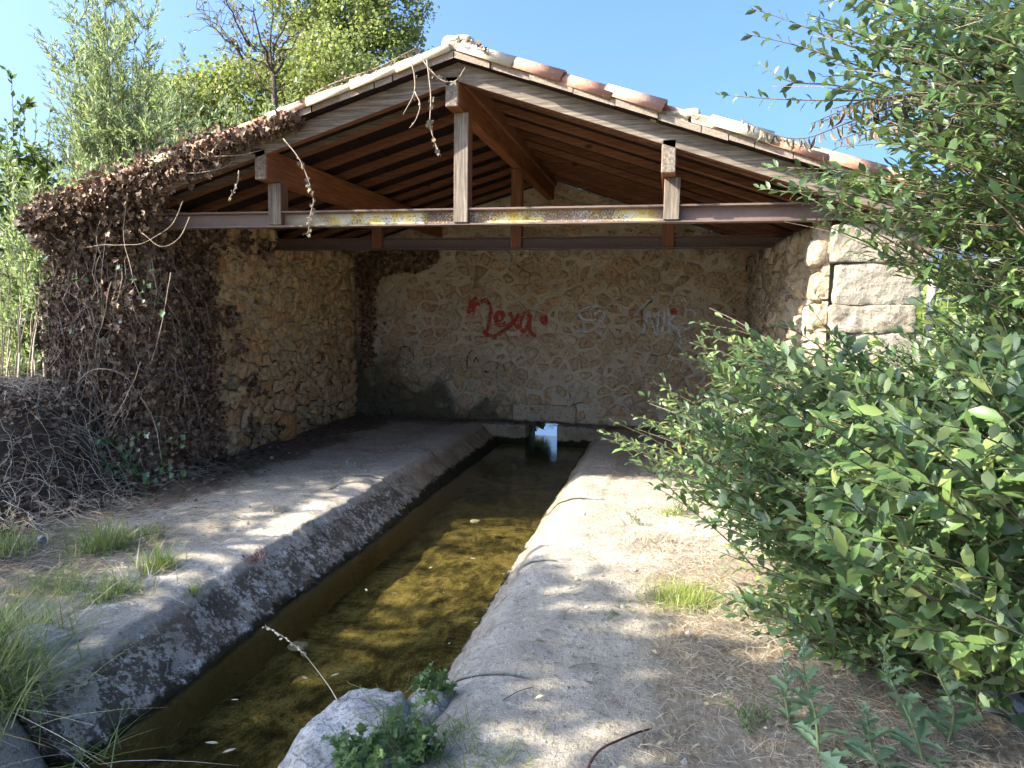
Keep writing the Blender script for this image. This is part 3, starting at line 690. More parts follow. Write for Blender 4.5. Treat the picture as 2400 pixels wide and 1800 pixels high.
pat = {-1: ['tile_pale', 'tile_pale', 'tile_pale', 'tile_red', 'tile_red', 'tile_red', 'tile_pale', 'tile_red', 'tile_red', 'tile_pale', 'tile_red'],
       1: ['tile_pale', 'tile_red', 'tile_red', 'tile_red', 'tile_pale', 'tile_pale', 'tile_red', 'tile_red', 'tile_red', 'tile_pale', 'tile_red']}
for side in (-1, 1):
    L = (XR-XE0) if side < 0 else (XE1-XR); st = .365
    for k in range(int(L/st)):
        X = XR+side*(.02+k*st)
        if side > 0 and k == 4: continue
        place_tile(pat[side][k % 11], X, 5.445+rng.normal(0, .006), side, .052+rng.normal(0, .004)+.004*(k % 2), rng.normal(0, .04), rng.normal(0, .02))
# field of cover and pan tiles behind the verge row
fm = MB(); base = TM['tile_red']; bv = np.array([v.co[:] for v in base.vertices]); bf = [list(p.vertices) for p in base.polygons]
for side in (-1, 1):
    s = SL if side < 0 else SR; a = math.atan(s); L = (XR-XE0) if side < 0 else (XE1-XR)
    ux = np.array((math.cos(a)*side, 0, -math.sin(a))); uz = np.array((math.sin(a)*side, 0, math.cos(a))); uy = np.cross(uz, ux)
    for r_ in range(21):
        for k in range(int(L/.365)):
            X = XR+side*(.02+k*.365); Y = 5.445+.235*(r_+1)
            for cover in (0, 1):
                b_ = bv.copy()
                if not cover: b_[:, 2] *= -1
                y = Y-(0 if cover else .118); o3 = np.array((X, y, float(ztop(np.array(X)))+(.085 if cover else .135)))+rng.normal(0, .004, 3)
                fm.add(o3+b_[:, :1]*ux+b_[:, 1:2]*uy+b_[:, 2:]*uz, bf)
o = obj('tile_field', *fm.out(), M['tile_red'], roof, smooth=True, kind='stuff')
# ridge caps and the lime bedding along the verge
for k in range(11):
    o = bpy.data.objects.new('ridge_tile', TM['tile_pale']); COL.objects.link(o); o.parent = roof
    o.matrix_local = Matrix.Translation((XR, 5.50+k*.44, ZR+.085)) @ Matrix.Rotation(math.pi/2, 4, 'Z') @ Matrix.Diagonal((1, 1.15, 1.1, 1))
V, F = roughblock(XR-.13, 5.40, ZR+.03, XR+.13, 5.58, ZR+.205, .07, .03, 77, .03); obj('ridge_mortar', V, F, M['lime'], roof, smooth=True)
mb = []
def bedding(x0, x1, dz0, dz1, yf, seed, name='verge_bedding'):
    us = np.arange(x0, x1, .03)
    V, F = grid(us, np.linspace(0, 1, 6), lambda U, T: np.stack([U, yf+.015*np.sin(T*6)+.10*(T > .9)+.02*fbm(np.stack([U, T], -1), 9, 3, seed), ztop(U)+dz0+(dz1-dz0)*T*(1+.5*fbm(np.stack([U, T*.2], -1), 4, 3, seed+1))], -1))
    obj(name, V, F, M['lime'], roof, smooth=True)
bedding(XE0+.02, XR, .045, .085, 5.395, 3); bedding(XR, .1, .045, .085, 5.395, 5); bedding(.1, XE1, .045, .13, 5.37, 6)
V, F = roughblock(-.19, 5.40, float(ztop(np.array(-.05)))+.04, .16, 5.56, float(ztop(np.array(.02)))+.13, .04, .04, 79, .03); obj('verge_mortar', V, F, M['lime'], roof, smooth=True)

# ------------------------------------------------------------------ graffiti on the back wall
Vb, Fb = bvB.out(); bvh = BVHTree.FromPolygons(Vb.tolist(), Fb)
def cmr(P, step=.015):
    P = np.asarray(P, float); Q = np.concatenate([[2*P[0]-P[1]], P, [2*P[-1]-P[-2]]]); out = []
    for i in range(1, len(Q)-2):
        p0, p1, p2, p3 = Q[i-1:i+3]; n = max(2, int(np.linalg.norm(p2-p1)/step))
        for t in np.linspace(0, 1, n, endpoint=False): out.append(.5*((2*p1)+(p2-p0)*t+(2*p0-5*p1+4*p2-p3)*t*t+(3*p1-p0-3*p2+p3)*t**3))
    out.append(P[-1]); return np.array(out)
def graffiti(name, strokes, w, mat, label):
    for s in strokes:
        V = []; F = []; E = []
        pts = np.array([onY((800+x/2.765, 500+y/2.765), YB)[[0, 2]] for x, y in s]); C = cmr(pts)
        T = unit(np.gradient(C, axis=0)); Nn = np.stack([-T[:, 1], T[:, 0]], 1)
        ww = w*(1+.25*fbm(C, 9, 2, 3))
        for i in range(len(C)):
            for t in np.linspace(-1, 1, 7):
                q = C[i]+Nn[i]*t*ww[i]/2; hit = bvh.ray_cast(Vector((q[0], YB-.4, q[1])), Vector((0, 1, 0)))
                y = hit[0].y if hit[0] is not None else YB; V.append((q[0], y-.004, q[1])); E.append(abs(t)**2)
        F = [(i*7+j, i*7+j+1, (i+1)*7+j+1, (i+1)*7+j) for i in range(len(C)-1) for j in range(6)]
        o = obj(name, V, F, mat, bw, smooth=True); a = o.data.attributes.new('edge', 'FLOAT', 'POINT'); a.data.foreach_set('value', np.array(E)); o['label'] = label
graffiti('graffiti_stroke', [[(825, 650), (830, 610), (850, 570), (880, 545)], [(848, 640), (858, 605), (882, 578), (890, 602)],
    [(905, 578), (935, 565), (962, 592), (968, 640), (960, 700), (945, 750), (928, 775), (955, 788), (990, 796), (1020, 785), (1060, 755), (1095, 725), (1128, 690), (1150, 650)],
    [(1222, 660), (1195, 648), (1168, 680), (1160, 730), (1176, 765), (1200, 750), (1218, 705), (1226, 655)], [(1226, 655), (1220, 710), (1226, 765), (1262, 797)],
    [(1003, 690), (1032, 690), (1050, 668), (1042, 646), (1020, 643), (1002, 668), (1002, 702), (1020, 724), (1048, 722), (1068, 708)],
    [(1092, 640), (1108, 682), (1126, 720), (1145, 752)], [(1312, 664), (1302, 690), (1312, 712), (1328, 702), (1327, 675), (1313, 662)], [(2140, 655), (2150, 625), (2165, 640), (2155, 660)]], .064, M['paint_red'], 'red spray-painted lettering reading Lexa')
graffiti('graffiti_stroke', [[(1660, 600), (1610, 605), (1560, 625), (1545, 660), (1580, 690), (1650, 690), (1695, 712), (1700, 750), (1670, 782)], [(1510, 775), (1545, 765), (1600, 770)], [(1640, 655), (1680, 630), (1710, 660), (1690, 700)], [(1900, 665), (1950, 610), (2000, 560), (2055, 520)],
    [(1955, 785), (1972, 700), (1990, 640), (2012, 700), (2042, 790), (2052, 700), (2062, 620)], [(2095, 640), (2090, 700), (2080, 765)], [(2115, 590), (2125, 680), (2120, 780)], [(2185, 640), (2130, 700), (2195, 770)], [(2160, 700), (2200, 820), (2185, 870)], [(2230, 620), (2290, 640), (2270, 720), (2220, 760)]], .048, M['paint_grey'], 'faded grey spray-painted scrawl')
graffiti('graffiti_stroke', [[(378, 885), (400, 865), (440, 870), (465, 910), (465, 950), (430, 978)], [(820, 1010), (820, 940), (835, 900), (862, 888)], [(864, 962), (875, 935), (890, 962)], [(1908, 655), (1950, 615), (2018, 562)], [(1947, 620), (1946, 670), (1945, 722)], [(2000, 915), (2060, 922), (2120, 905)], [(790, 1030), (830, 1020)], [(915, 1020), (965, 1030)]], .03, M['paint_green'], 'dark green spray-painted marks')
# ------------------------------------------------------------------ plants: shared builders
def tubes_many(P, r0, r1, n=3):
    """P (m,k,3) polylines -> one mesh of thin tubes"""
    P = np.asarray(P, float); m, k, _ = P.shape; T = unit(np.gradient(P, axis=1))
    ref = np.where(np.abs(T[..., 2:]) > .9, np.array([1., 0, 0]), np.array([0, 0, 1.])); A = unit(np.cross(T, ref)); B = np.cross(T, A)
    R = (np.asarray(r0).reshape(-1, 1)*np.linspace(1, 0, k)[None]+np.asarray(r1).reshape(-1, 1)*np.linspace(0, 1, k)[None])[..., None]
    V = np.stack([P+R*(A*math.cos(a)+B*math.sin(a)) for a in np.arange(n)/n*2*math.pi], 2)     # m,k,n,3
    b = (np.arange(m)*k*n)[:, None, None]+(np.arange(k-1)*n)[None, :, None]; j = np.arange(n)[None, None]; j2 = (j+1) % n
    F = np.stack([b+j, b+j2, b+n+j2, b+n+j], -1).reshape(-1, 4)
    return V.reshape(-1, 3), F
def join(*parts):
    """parts with equal face size"""
    V = []; F = []; n = 0
    for v, f in parts: V.append(v); F.append(np.asarray(f)+n); n += len(v)
    return np.concatenate(V), np.concatenate(F)
def twigs(A, B, k=7, sag=.05, wob=.02, r=rng):
    A = np.asarray(A); B = np.asarray(B); t = np.linspace(0, 1, k)[None, :, None]
    P = A[:, None]+(B-A)[:, None]*t; sg = np.asarray(sag)*np.ones(len(A))
    P[..., 2] += sg[:, None]*4*(t*(1-t))[..., 0]*np.linalg.norm(B-A, axis=1)[:, None]
    w = r.normal(0, wob, P.shape); w[:, 0] = 0; return P+np.cumsum(w, 1)*.7
def leaves_on(P, m, size, t0=.15, ang=(35, 65), up=.9, r=rng, var=.25, tipsmall=.5):
    n, k, _ = P.shape; t = np.linspace(t0, 1, m)[None]*np.ones((n, 1))+r.uniform(-.4, .4, (n, m))/m; t = np.clip(t, 0, .999)
    f = t*(k-1); i = np.minimum(f.astype(int), k-2); fr = (f-i)[..., None]; row = np.arange(n)[:, None]
    Q = P[row, i]*(1-fr)+P[row, i+1]*fr; T = unit(P[row, i+1]-P[row, i])
    ref = np.where(np.abs(T[..., 2:]) > .9, np.array([1., 0, 0]), np.array([0, 0, 1.])); A = unit(np.cross(T, ref)); B = np.cross(A, T)
    ph = (np.arange(m)*2.4)[None]+r.uniform(0, 6.28, (n, 1))+r.normal(0, .4, (n, m)); sd = A*np.cos(ph)[..., None]*1.25+B*np.sin(ph)[..., None]
    a = np.radians(r.uniform(*ang, (n, m)))[..., None]; a = a*(1-.5*np.clip((t[..., None]-.85)/.15, 0, 1))
    D = unit(T*np.cos(a)+sd*np.sin(a)+r.normal(0, .12, T.shape)); N = unit(np.array([0, 0, up])+r.normal(0, .45, T.shape)+sd*-.2)
    s = size*(1+r.normal(0, var, (n, m))).clip(.35, 1.7)*(1-(1-tipsmall)*t**3)
    return Q.reshape(-1, 3), D.reshape(-1, 3), N.reshape(-1, 3), s.ravel()
def inpoly(p, poly):
    x, y = p[:, 0], p[:, 1]; c = np.zeros(len(p), bool); q = np.array(poly, float); j = len(q)-1
    for i in range(len(q)):
        c ^= ((q[i, 1] > y) != (q[j, 1] > y)) & (x < (q[j, 0]-q[i, 0])*(y-q[i, 1])/(q[j, 1]-q[i, 1]+1e-9)+q[i, 0]); j = i
    return c

# ------------------------------------------------------------------ background trees
def crown_tree(name, label, base, height, blobs, nleaf, size, mat, trunk_r=.18, group=None, clump=.55, tmpl=LEAF2, seed=0, aspect=.55, limbs=True):
    r = np.random.default_rng(seed); root = thing(name, base, label, 'tree' if 'tree' in name else 'bush', group); base = np.array(base, float)
    vol = np.array([b[1][0]*b[1][1]*b[1][2] for b in blobs])**.75; vol /= vol.sum(); Ps = []; Ns = []
    for (c, rad), w in zip(blobs, vol):
        c = np.array(c); rad = np.array(rad); n = int(nleaf*w); nc = max(10, int(n/45)); u = unit(r.normal(0, 1, (nc, 3)))
        cc = c+u*rad*(r.uniform(.35, 1.0, (nc, 1))**.5)*(1+.18*fbm(u*2+seed, 1.5, 2, seed)[:, None])
        k = r.integers(0, nc, n); Ps.append(cc[k]+r.normal(0, clump*.5, (n, 3))*np.array([1, 1, .75])); Ns.append((cc[k]-c)/rad)
    P = np.concatenate(Ps); Nn = unit(np.concatenate(Ns)*.8+r.normal(0, .7, P.shape)+[0, 0, .5]); D = unit(r.normal(0, 1, P.shape)+[0, 0, -.3])
    s = size*r.uniform(.6, 1.3, len(P)); V, F = scatter(*tmpl, P, D, Nn, np.stack([s*aspect*2, s, s], 1)); obj('crown', V, F, mat, root, kind='stuff')
    mb = MB(); top = base+np.array([0, 0, height*.62]); mb.tube(curve(base-[0, 0, .1], top, 0, 7, .06), trunk_r, trunk_r*.4, 7); obj('trunk', *mb.out(), M['bark'], root, smooth=True)
    if limbs:
        A = []; B = []
        for c, rad in blobs:
            for q in range(7): A.append(base+(top-base)*r.uniform(.35, 1)); B.append(np.array(c)+unit(r.normal(0, 1, 3))*np.array(rad)*.8)
        P2 = twigs(np.array(A), np.array(B), 7, .06, .08, r); V, F = tubes_many(P2, np.full(len(A), trunk_r*.3), np.full(len(A), .012), 4); obj('limbs', V, F, M['bark'], root, kind='stuff')
    return root
def shoot_tree(name, label, base, tips, m, size, mat, aspect=.17, seed=0, group=None, origin=None, sag=-.05, rr=.02, sub=4, cat='tree', subL=.9):
    """many upright shoots from one stool, narrow leaves along them"""
    r = np.random.default_rng(seed); root = thing(name, base, label, cat, group); base = np.array(base, float); tips = np.array(tips)
    o = base+r.normal(0, .12, tips.shape)*[1, 1, 0]
    if origin is not None: o = o+(np.array(origin)-base)*r.uniform(0, .8, (len(tips), 1))
    P = twigs(o, tips, 9, sag, .05, r)
    V, F = tubes_many(P, np.full(len(P), rr), np.full(len(P), .004), 4); obj('stems', V, F, M['twig'], root, smooth=True, kind='stuff')
    # side twigs
    n = len(P); i = r.integers(3, 9, (n, sub)); st = P[np.arange(n)[:, None], np.minimum(i, 8)].reshape(-1, 3); d = np.repeat(unit(P[:, -1]-P[:, 4]), sub, 0)
    en = st+unit(d+r.normal(0, .5, d.shape)+[0, 0, .1])*(subL*r.uniform(.4, 1, (len(d), 1))); Q = twigs(st, en, 9, .05, .02, r)
    V, F = tubes_many(Q, np.full(len(Q), .006), np.full(len(Q), .002), 3); obj('twigs', V, F, M['twig'], root, kind='stuff')
    a = leaves_on(P, m, size, .45, (20, 45), .3, r); b = leaves_on(Q, int(m*.8), size, .1, (20, 50), .3, r)
    Pl, D, N, s = [np.concatenate(z) for z in zip(a, b)]
    V, F = scatter(*LEAF2, Pl, D, N, np.stack([s*aspect*1.4, s, s*.5], 1)); obj('foliage', V, F, mat, root, kind='stuff'); return root
def pxtips(poly, n, y0, y1, seed):
    r = np.random.default_rng(seed); q = np.array(poly, float); out = []
    while len(out) < n:
        p = np.stack([r.uniform(q[:, 0].min(), q[:, 0].max(), 400), r.uniform(q[:, 1].min(), q[:, 1].max(), 400)], 1); out += p[inpoly(p, poly)].tolist()
    return np.array([onY(p, r.uniform(y0, y1)) for p in out[:n]])

# tall sparse willow left of the roof
shoot_tree('willow_tree', 'tall slender silvery willow rising above the dead ivy', (-9.4, 11.2, 0), np.concatenate([pxtips([(225, 10), (300, 0), (330, 90), (340, 230), (420, 360), (430, 520), (150, 520), (130, 400), (190, 330), (140, 180), (180, 120)], 115, 10.3, 12.2, 1),
    np.array([onY(p, 11) for p in [(232, -20), (262, 20), (190, 30), (345, 60), (420, 135), (330, 120), (130, 160), (175, 60), (445, 240), (240, -40), (210, -30)]])]), 52, .115, M['willow'], seed=2, origin=(-9.3, 11.2, 2.2), sub=11, subL=.95, aspect=.17)
# lower willow thicket behind the ivy-covered eave
shoot_tree('willow_bush', 'low willow thicket showing over the ivy-covered eave', (-9.8, 14.2, 0), pxtips([(390, 250), (470, 220), (560, 330), (650, 260), (700, 290), (560, 480), (330, 520), (150, 560), (100, 470), (250, 420)], 150, 12.6, 15, 4), 40, .12, M['willow'], seed=5, origin=(-9.5, 14, 2), sub=6, subL=1.0, cat='bush', aspect=.2)
shoot_tree('willow_bush', 'bright willow growth filling the gap left of the dead ivy', (-8.6, 8.6, 0), pxtips([(0, 480), (60, 380), (180, 420), (200, 520), (110, 560), (100, 880), (0, 900)], 110, 7.6, 9.6, 6), 40, .10, M['willow'], seed=7, origin=(-8.4, 8.6, .9), sub=6, subL=.7, cat='bush', aspect=.22)
crown_tree('leafy_bush', 'dark broad-leaved bush at the left edge with upright tip shoots', (-11.2, 10.6, 0), 4.5, [((-11.2, 10.6, 2.7), (1.3, 1.2, 1.5)), ((-10.5, 10.9, 2.2), (.9, 1, 1.4)), ((-11.6, 10.2, 1.2), (1.4, 1.2, 1.2))], 9000, .12, M['darkbush'], .08, seed=8, clump=.4)
shoot_tree('tip_shoots', 'few upright shoots standing above the dark bush', (-11.0, 10.6, 2.6), np.array([onY(p, 10.6) for p in [(50, 215), (62, 250), (20, 262), (88, 262), (105, 255), (0, 280)]]), 16, .14, M['darkbush'], seed=9, sub=2, subL=.4, cat='bush', aspect=.4)
crown_tree('broad_tree', 'rounded olive-green tree crown behind the left roof slope', (-11.5, 20.5, 0), 9, [((-14.3, 20, 6.8), (1.9, 1.8, 1.9)), ((-12.6, 20.5, 7.3), (2.0, 1.8, 2.0)), ((-10.4, 20.5, 7.5), (1.9, 1.8, 2.1)), ((-8.9, 21, 5.7), (1.7, 1.8, 2.1)), ((-13., 20, 4.6), (3, 2, 1.8)), ((-10.5, 20, 4.6), (3, 2, 1.8))], 90000, .105, M['crown'], .3, seed=10, clump=.45)
crown_tree('poplar_tree', 'light green poplar top cut off by the upper edge', (-12, 26.5, 0), 15, [((-14.3, 26.5, 13.6), (1.3, 1.3, 1.6)), ((-13.2, 26.5, 11.8), (1.3, 1.3, 2.0)), ((-12.0, 26.2, 12.6), (1.2, 1.2, 2.4)), ((-10.3, 26.5, 12.3), (1.2, 1.2, 1.3)), ((-10.9, 26.3, 10.6), (1.6, 1.4, 1.9)), ((-9.9, 26.6, 9.2), (1.1, 1.1, 1.0))], 25000, .12, M['poplar'], .25, seed=12, clump=.45)
# thin half-bare tree
def bare_tree():
    r = np.random.default_rng(14); b0 = onY((648, 420), 16.0); base = np.array([b0[0], 16.0, 0]); root = thing('thin_tree', base, 'half-bare dark-stemmed tree with few yellowing leaves against the sky', 'tree')
    fork = onY((640, 170), 16.); mb = MB(); mb.tube(np.array([base, base+[0, 0, 2], onY((645, 260), 16), fork]), .09, .06, 6); obj('trunk', *mb.out(), M['bark'], root, smooth=True)
    A = []; B = []
    for p, s in [((450, 10), (560, 120)), ((470, 60), (570, 140)), ((520, -20), (585, 110)), ((600, 10), (640, 170)), ((640, -10), (640, 170)), ((690, 60), (655, 140)), ((560, 30), (600, 120)), ((700, 100), (648, 170)), ((520, 110), (610, 180)), ((670, 20), (640, 120))]:
        A.append(onY(s, 16)); B.append(onY(p, 16+r.normal(0, .5)))
    A += [fork, fork, fork, onY((645, 220), 16)]; B += [onY((585, 110), 16.), onY((640, 110), 16), onY((560, 120), 16.), onY((610, 180), 15.8)]
    P = twigs(np.array(A), np.array(B), 8, .05, .06, r); V, F = tubes_many(P, np.full(len(P), .035), np.full(len(P), .008), 4); obj('limbs', V, F, M['bark'], root, kind='stuff')
    n = len(P); st = P[np.repeat(np.arange(n), 14), r.integers(2, 8, n*14)]; en = st+unit(r.normal(0, 1, st.shape)+[-.2, 0, .35])*r.uniform(.25, .8, (len(st), 1)); Q = twigs(st, en, 6, .05, .03, r)
    V, F = tubes_many(Q, np.full(len(Q), .010), np.full(len(Q), .003), 3); obj('twigs', V, F, M['bark'], root, kind='stuff')
    Pl, D, N, s = leaves_on(Q[r.uniform(0, 1, len(Q)) < .6], 7, .10, .4, r=r); V, F = scatter(*LEAF2, Pl, D, N, np.stack([s*.6, s, s], 1)); obj('foliage', V, F, M['sparse'], root, kind='stuff')
bare_tree()
# pale bare stems at the foot of the left growth
rs = np.random.default_rng(16); A = []; B = []
for k in range(16):
    x = rs.uniform(0, 115); A.append(onY((x, 930), 6.6+rs.uniform(0, 1))); B.append(onY((x+rs.normal(0, 25), rs.uniform(560, 760)), 7+rs.uniform(0, .8)))
P = twigs(np.array(A), np.array(B), 7, .02, .02, rs); V, F = tubes_many(P, np.full(16, .014), np.full(16, .005), 4)
st_ = obj('bare_stems', V, F, M['stem'], None, smooth=True, kind='stuff'); tag(st_, 'thin pale bare stems left of the dead ivy', 'stems')
# backdrop greenery on the left and far vines on the right
def mass(name, label, cat, boxes, n, size, mat, seed):
    r = np.random.default_rng(seed); Ps = []
    for (a, b) in boxes: Ps.append(r.uniform(a, b, (n//len(boxes), 3)))
    P = np.concatenate(Ps); P[:, 2] += .6*fbm(P[:, :2], .5, 3, seed); N = unit(r.normal(0, .7, P.shape)+[0, -.3, .7]); D = r.normal(0, 1, P.shape); s = size*r.uniform(.6, 1.4, len(P))
    V, F = scatter(*LEAF2, P, D, N, np.stack([s, s, s], 1)); o = obj(name, V, F, mat, None, kind='stuff'); return tag(o, label, cat)
mass('far_hedge', 'dense green growth closing the view behind the left bushes', 'hedge', [((-24, 15, 0), (-13, 19, 3.4)), ((-16, 9, 0), (-12, 15, 2.6)), ((-30, 22, 0), (-14, 26, 5)), ((-15, 21, 0), (-7, 24, 3.6))], 26000, .3, M['crown'], 18)
mass('far_vines', 'bright yellow-green vines beyond the wire fence', 'vines', [((6, 26, 0), (40, 34, 1.9)), ((12, 44, 0), (60, 58, 4.4))], 22000, .34, M['farhedge'], 19)
mass('stream_plants', 'dark green plants hanging over the outlet stream', 'plants', [((-3.4, 11.0, -.25), (-2.05, 12.4, .30)), ((-4.2, 12.6, -.2), (-3.1, 16, 1.0)), ((-2.35, 10.8, -.28), (-1.86, 11.6, .02))], 4500, .10, M['darkbush'], 20)
# wire fence at the right
fo = thing('wire_fence', (3.2, 9.2, 0), 'grey wire mesh fence with a post behind the bush', 'fence'); ft = 2.02
for x in (2.92, 5.6): obj('post', *MB().tube([(x, 9.2, -.1), (x, 9.2, 1.0), (x, 9.2, ft)], .045, .045, 8).out(), M['fpost'], fo, smooth=True)
A = []; B = []
for z in np.arange(.2, ft, .10): A.append((2.92, 9.2, z)); B.append((5.6, 9.2, z))
for x in np.arange(3.0, 5.6, .10): A.append((x, 9.2, .1)); B.append((x, 9.2, ft-.05))
P = twigs(np.array(A), np.array(B), 5, 0, .003); V, F = tubes_many(P, np.full(len(P), .003), np.full(len(P), .003), 3); obj('wire_mesh', V, F, M['fence'], fo, kind='stuff')

# ------------------------------------------------------------------ trees left of the view that shade the foreground
def shade_tree(name, label, base, targets, dist, nper, size, mat, seed, spread=.35):
    """crown clumps stand where the sun's rays to the shaded ground pass"""
    r = np.random.default_rng(seed); root = thing(name, base, label, 'tree'); base = np.array(base, float); T = np.array(targets, float)
    q = T-SUN*(T[:, 2:]/SUN[2]); T = T[~((q[:, 0] > -2.7) & (q[:, 0] < -.2) & (q[:, 1] > 4.35) & (q[:, 1] < 7.4))]      # a gap in the crown lets sun onto the trough
    C = T+SUN*r.uniform(*dist, (len(T), 1)); k = np.repeat(np.arange(len(C)), nper); P = C[k]+r.normal(0, spread, (len(k), 3))
    N = unit(r.normal(0, .8, P.shape)+[0, 0, .6]); s = size*r.uniform(.6, 1.3, len(P)); V, F = scatter(*LEAF2, P, r.normal(0, 1, P.shape), N, np.stack([s*1.1, s, s], 1)); obj('crown', V, F, mat, root, kind='stuff')
    top = np.array([base[0], base[1], C[:, 2].mean()]); mb = MB(); mb.tube(curve(base, top, 0, 6, .05), .16, .07, 7); obj('trunk', *mb.out(), M['bark'], root, smooth=True)
    sel = r.permutation(len(C))[:60]; Q = twigs(base+(top-base)*r.uniform(.5, 1, (len(sel), 1)), C[sel], 6, .05, .05, r); V, F = tubes_many(Q, np.full(len(Q), .04), np.full(len(Q), .01), 4); obj('limbs', V, F, M['bark'], root, kind='stuff')
def region(x0, x1, y0, y1, n, z=0., seed=0, thr=-1., sc=1.1):
    r = np.random.default_rng(seed); p = np.stack([r.uniform(x0, x1, n), r.uniform(y0, y1, n), r.uniform(0, z, n) if z else np.zeros(n)], 1); return p[fbm(p[:, :2], sc, 2, seed+3) > thr]
shade_tree('shade_tree', 'tree left of the view whose crown shades the ivy and left paving', (-9.5, 1.0, 0), np.concatenate([region(-6.4, -4.3, 4.4, 6.0, 80, 1.7, 1), region(-6, -3.4, 2.0, 5.4, 46, 0, 2, -.3), region(-3.4, -2.5, 2.0, 4.4, 16, 0, 22, -.1)]), (7, 10), 24, .15, M['crown'], 31, .22)
shade_tree('shade_tree', 'tree behind the viewpoint whose crown dapples the near trough', (-8.0, -2.6, 0), np.concatenate([region(-2.6, -.8, 1.8, 4.2, 100, 0, 4, -.2, 1.6), region(-1.0, .9, 1.6, 3.4, 95, 0, 5, -.15, 1.5), region(.3, 2.4, 2.0, 3.6, 60, 1.4, 6, .05, 1.2)]), (8.5, 11.5), 24, .15, M['crown'], 33, .24)
# ------------------------------------------------------------------ dead ivy on the left end of the building
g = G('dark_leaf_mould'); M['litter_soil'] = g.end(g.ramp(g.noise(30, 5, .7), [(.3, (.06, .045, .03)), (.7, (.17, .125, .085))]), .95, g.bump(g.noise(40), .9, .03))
def dead_ivy():
    r = np.random.default_rng(41); root = thing('dead_ivy', (-5.1, 5.6, 0), 'thick curtain of dead brown ivy over the left wall end and eave', 'ivy')
    Ps = []; Ns = []
    def surf(th, z, lift):
        w = .10*fbm(np.stack([th*1.5, z*1.6], -1), 1.6, 3, 5)+.05*fbm(np.stack([th*4, z*4], -1), 2., 2, 6)
        fl = .10*np.exp(-z/.35); rx, ry = .44+w+lift+fl, .50+w+lift+fl*2.0
        c = np.cos(th); s = np.sin(th); q = (np.abs(c)**4+np.abs(s)**4)**-.25
        return np.stack([-5.0+rx*c*q, 6.05+ry*s*q, z], -1), np.stack([c, s, 0*z], -1)
    n = 17000; th = r.uniform(-math.pi*1.05, .45, n); z = 2.45*r.uniform(0, 1, n)**.95
    P, N = surf(th, z, r.uniform(-.05, .15, n)); k = fbm(P, 3.2, 3, 77) > -.42; Ps.append(P[k]); Ns.append(N[k])
    # onto the inner face beyond the end, ragged edge
    n = 2600; y = 6.3+np.abs(r.normal(0, .22, n)); z = r.uniform(0, 2.4, n); k = y < 6.62+.22*fbm(np.stack([z, z*0], -1), 2.2, 3, 9)+.25*(z > 2.1)
    P = np.stack([-4.53+r.uniform(0, .10, n), y, z], -1)[k]; Ps.append(P); Ns.append(np.tile([1., 0, 0], (len(P), 1)))
    # over the eave and verge
    n = 4600; x = -5.42+2.55*r.uniform(0, 1, n)**1.35; zz = ztop(x)+r.normal(.02, .085, n)*np.clip((-2.7-x)/1.2, .25, .9); y = 5.40+r.normal(-.03, .07, n)
    Ps.append(np.stack([x, y, zz], -1)); Ns.append(np.tile([0, -.8, .6], (n, 1)))
    n = 1500; x = r.uniform(-5.35, -3.6, n); y = 5.4+r.uniform(0, 1.6, n)**1.2; Ps.append(np.stack([x, y, ztop(x)+r.uniform(.12, .24, n)], -1)); Ns.append(np.tile([0, -.2, 1.], (n, 1)))
    n = 1500; x = r.uniform(-5.4, -4.2, n); Ps.append(np.stack([x, 5.50+r.normal(0, .06, n), ztop(x)-r.uniform(.0, .4, n)], -1)); Ns.append(np.tile([0, -1., .1], (n, 1)))
    P = np.concatenate(Ps); N = np.concatenate(Ns); D = unit(np.array([0, 0, -1.])+r.normal(0, .7, P.shape)+N*.3); Nn = unit(N+r.normal(0, .85, P.shape)); s = .014+.054*r.uniform(0, 1, len(P))**1.7
    sc = np.stack([s, s, s*r.uniform(.6, 2.2, len(P))], 1); big = np.argsort(-s*(P[:, 1] < 5.6))[:300]; mask = np.ones(len(P), bool); mask[big] = False
    V, F = scatter(*IVY, P[mask], D[mask], Nn[mask], sc[mask]); obj('dead_leaves', V, F, M['ivy'], root, kind='stuff')
    lm = mesh('leaf', *scatter(*IVY, np.zeros((1, 3)), np.array([[0, 1., 0]]), np.array([[0, 0, 1.]]), np.array([[1., 1, 1]])))
    lm.materials.append(M['ivy'])
    for i in big:
        o = link('leaf', lm, None, root); d = unit(D[i]); X = unit(np.cross(d, Nn[i])); Z = np.cross(X, d)
        o.matrix_local = Matrix(((*(X*sc[i, 0])[:1], (d*sc[i, 1])[0], (Z*sc[i, 2])[0], P[i, 0]), ((X*sc[i, 0])[1], (d*sc[i, 1])[1], (Z*sc[i, 2])[1], P[i, 1]), ((X*sc[i, 0])[2], (d*sc[i, 1])[2], (Z*sc[i, 2])[2], P[i, 2]), (0, 0, 0, 1)))
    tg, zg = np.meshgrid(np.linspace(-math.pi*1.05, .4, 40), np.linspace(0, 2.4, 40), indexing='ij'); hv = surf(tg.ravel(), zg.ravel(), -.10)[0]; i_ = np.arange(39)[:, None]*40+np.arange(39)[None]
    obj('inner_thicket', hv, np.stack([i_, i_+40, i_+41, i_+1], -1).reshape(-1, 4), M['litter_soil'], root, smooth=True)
    # stems running down and looping outward
    A = []; B = []
    for k in range(230):
        th = r.uniform(-math.pi*1.0, .2); z0 = r.uniform(.4, 2.5); z1 = max(0, z0-r.uniform(.5, 1.6)); t2 = th+r.normal(0, .6)
        A.append(surf(np.array([th]), np.array([z0]), .10)[0][0]); B.append(surf(np.array([t2]), np.array([z1]), .13)[0][0])
    Q = twigs(np.array(A), np.array(B), 10, .0, .055, r)
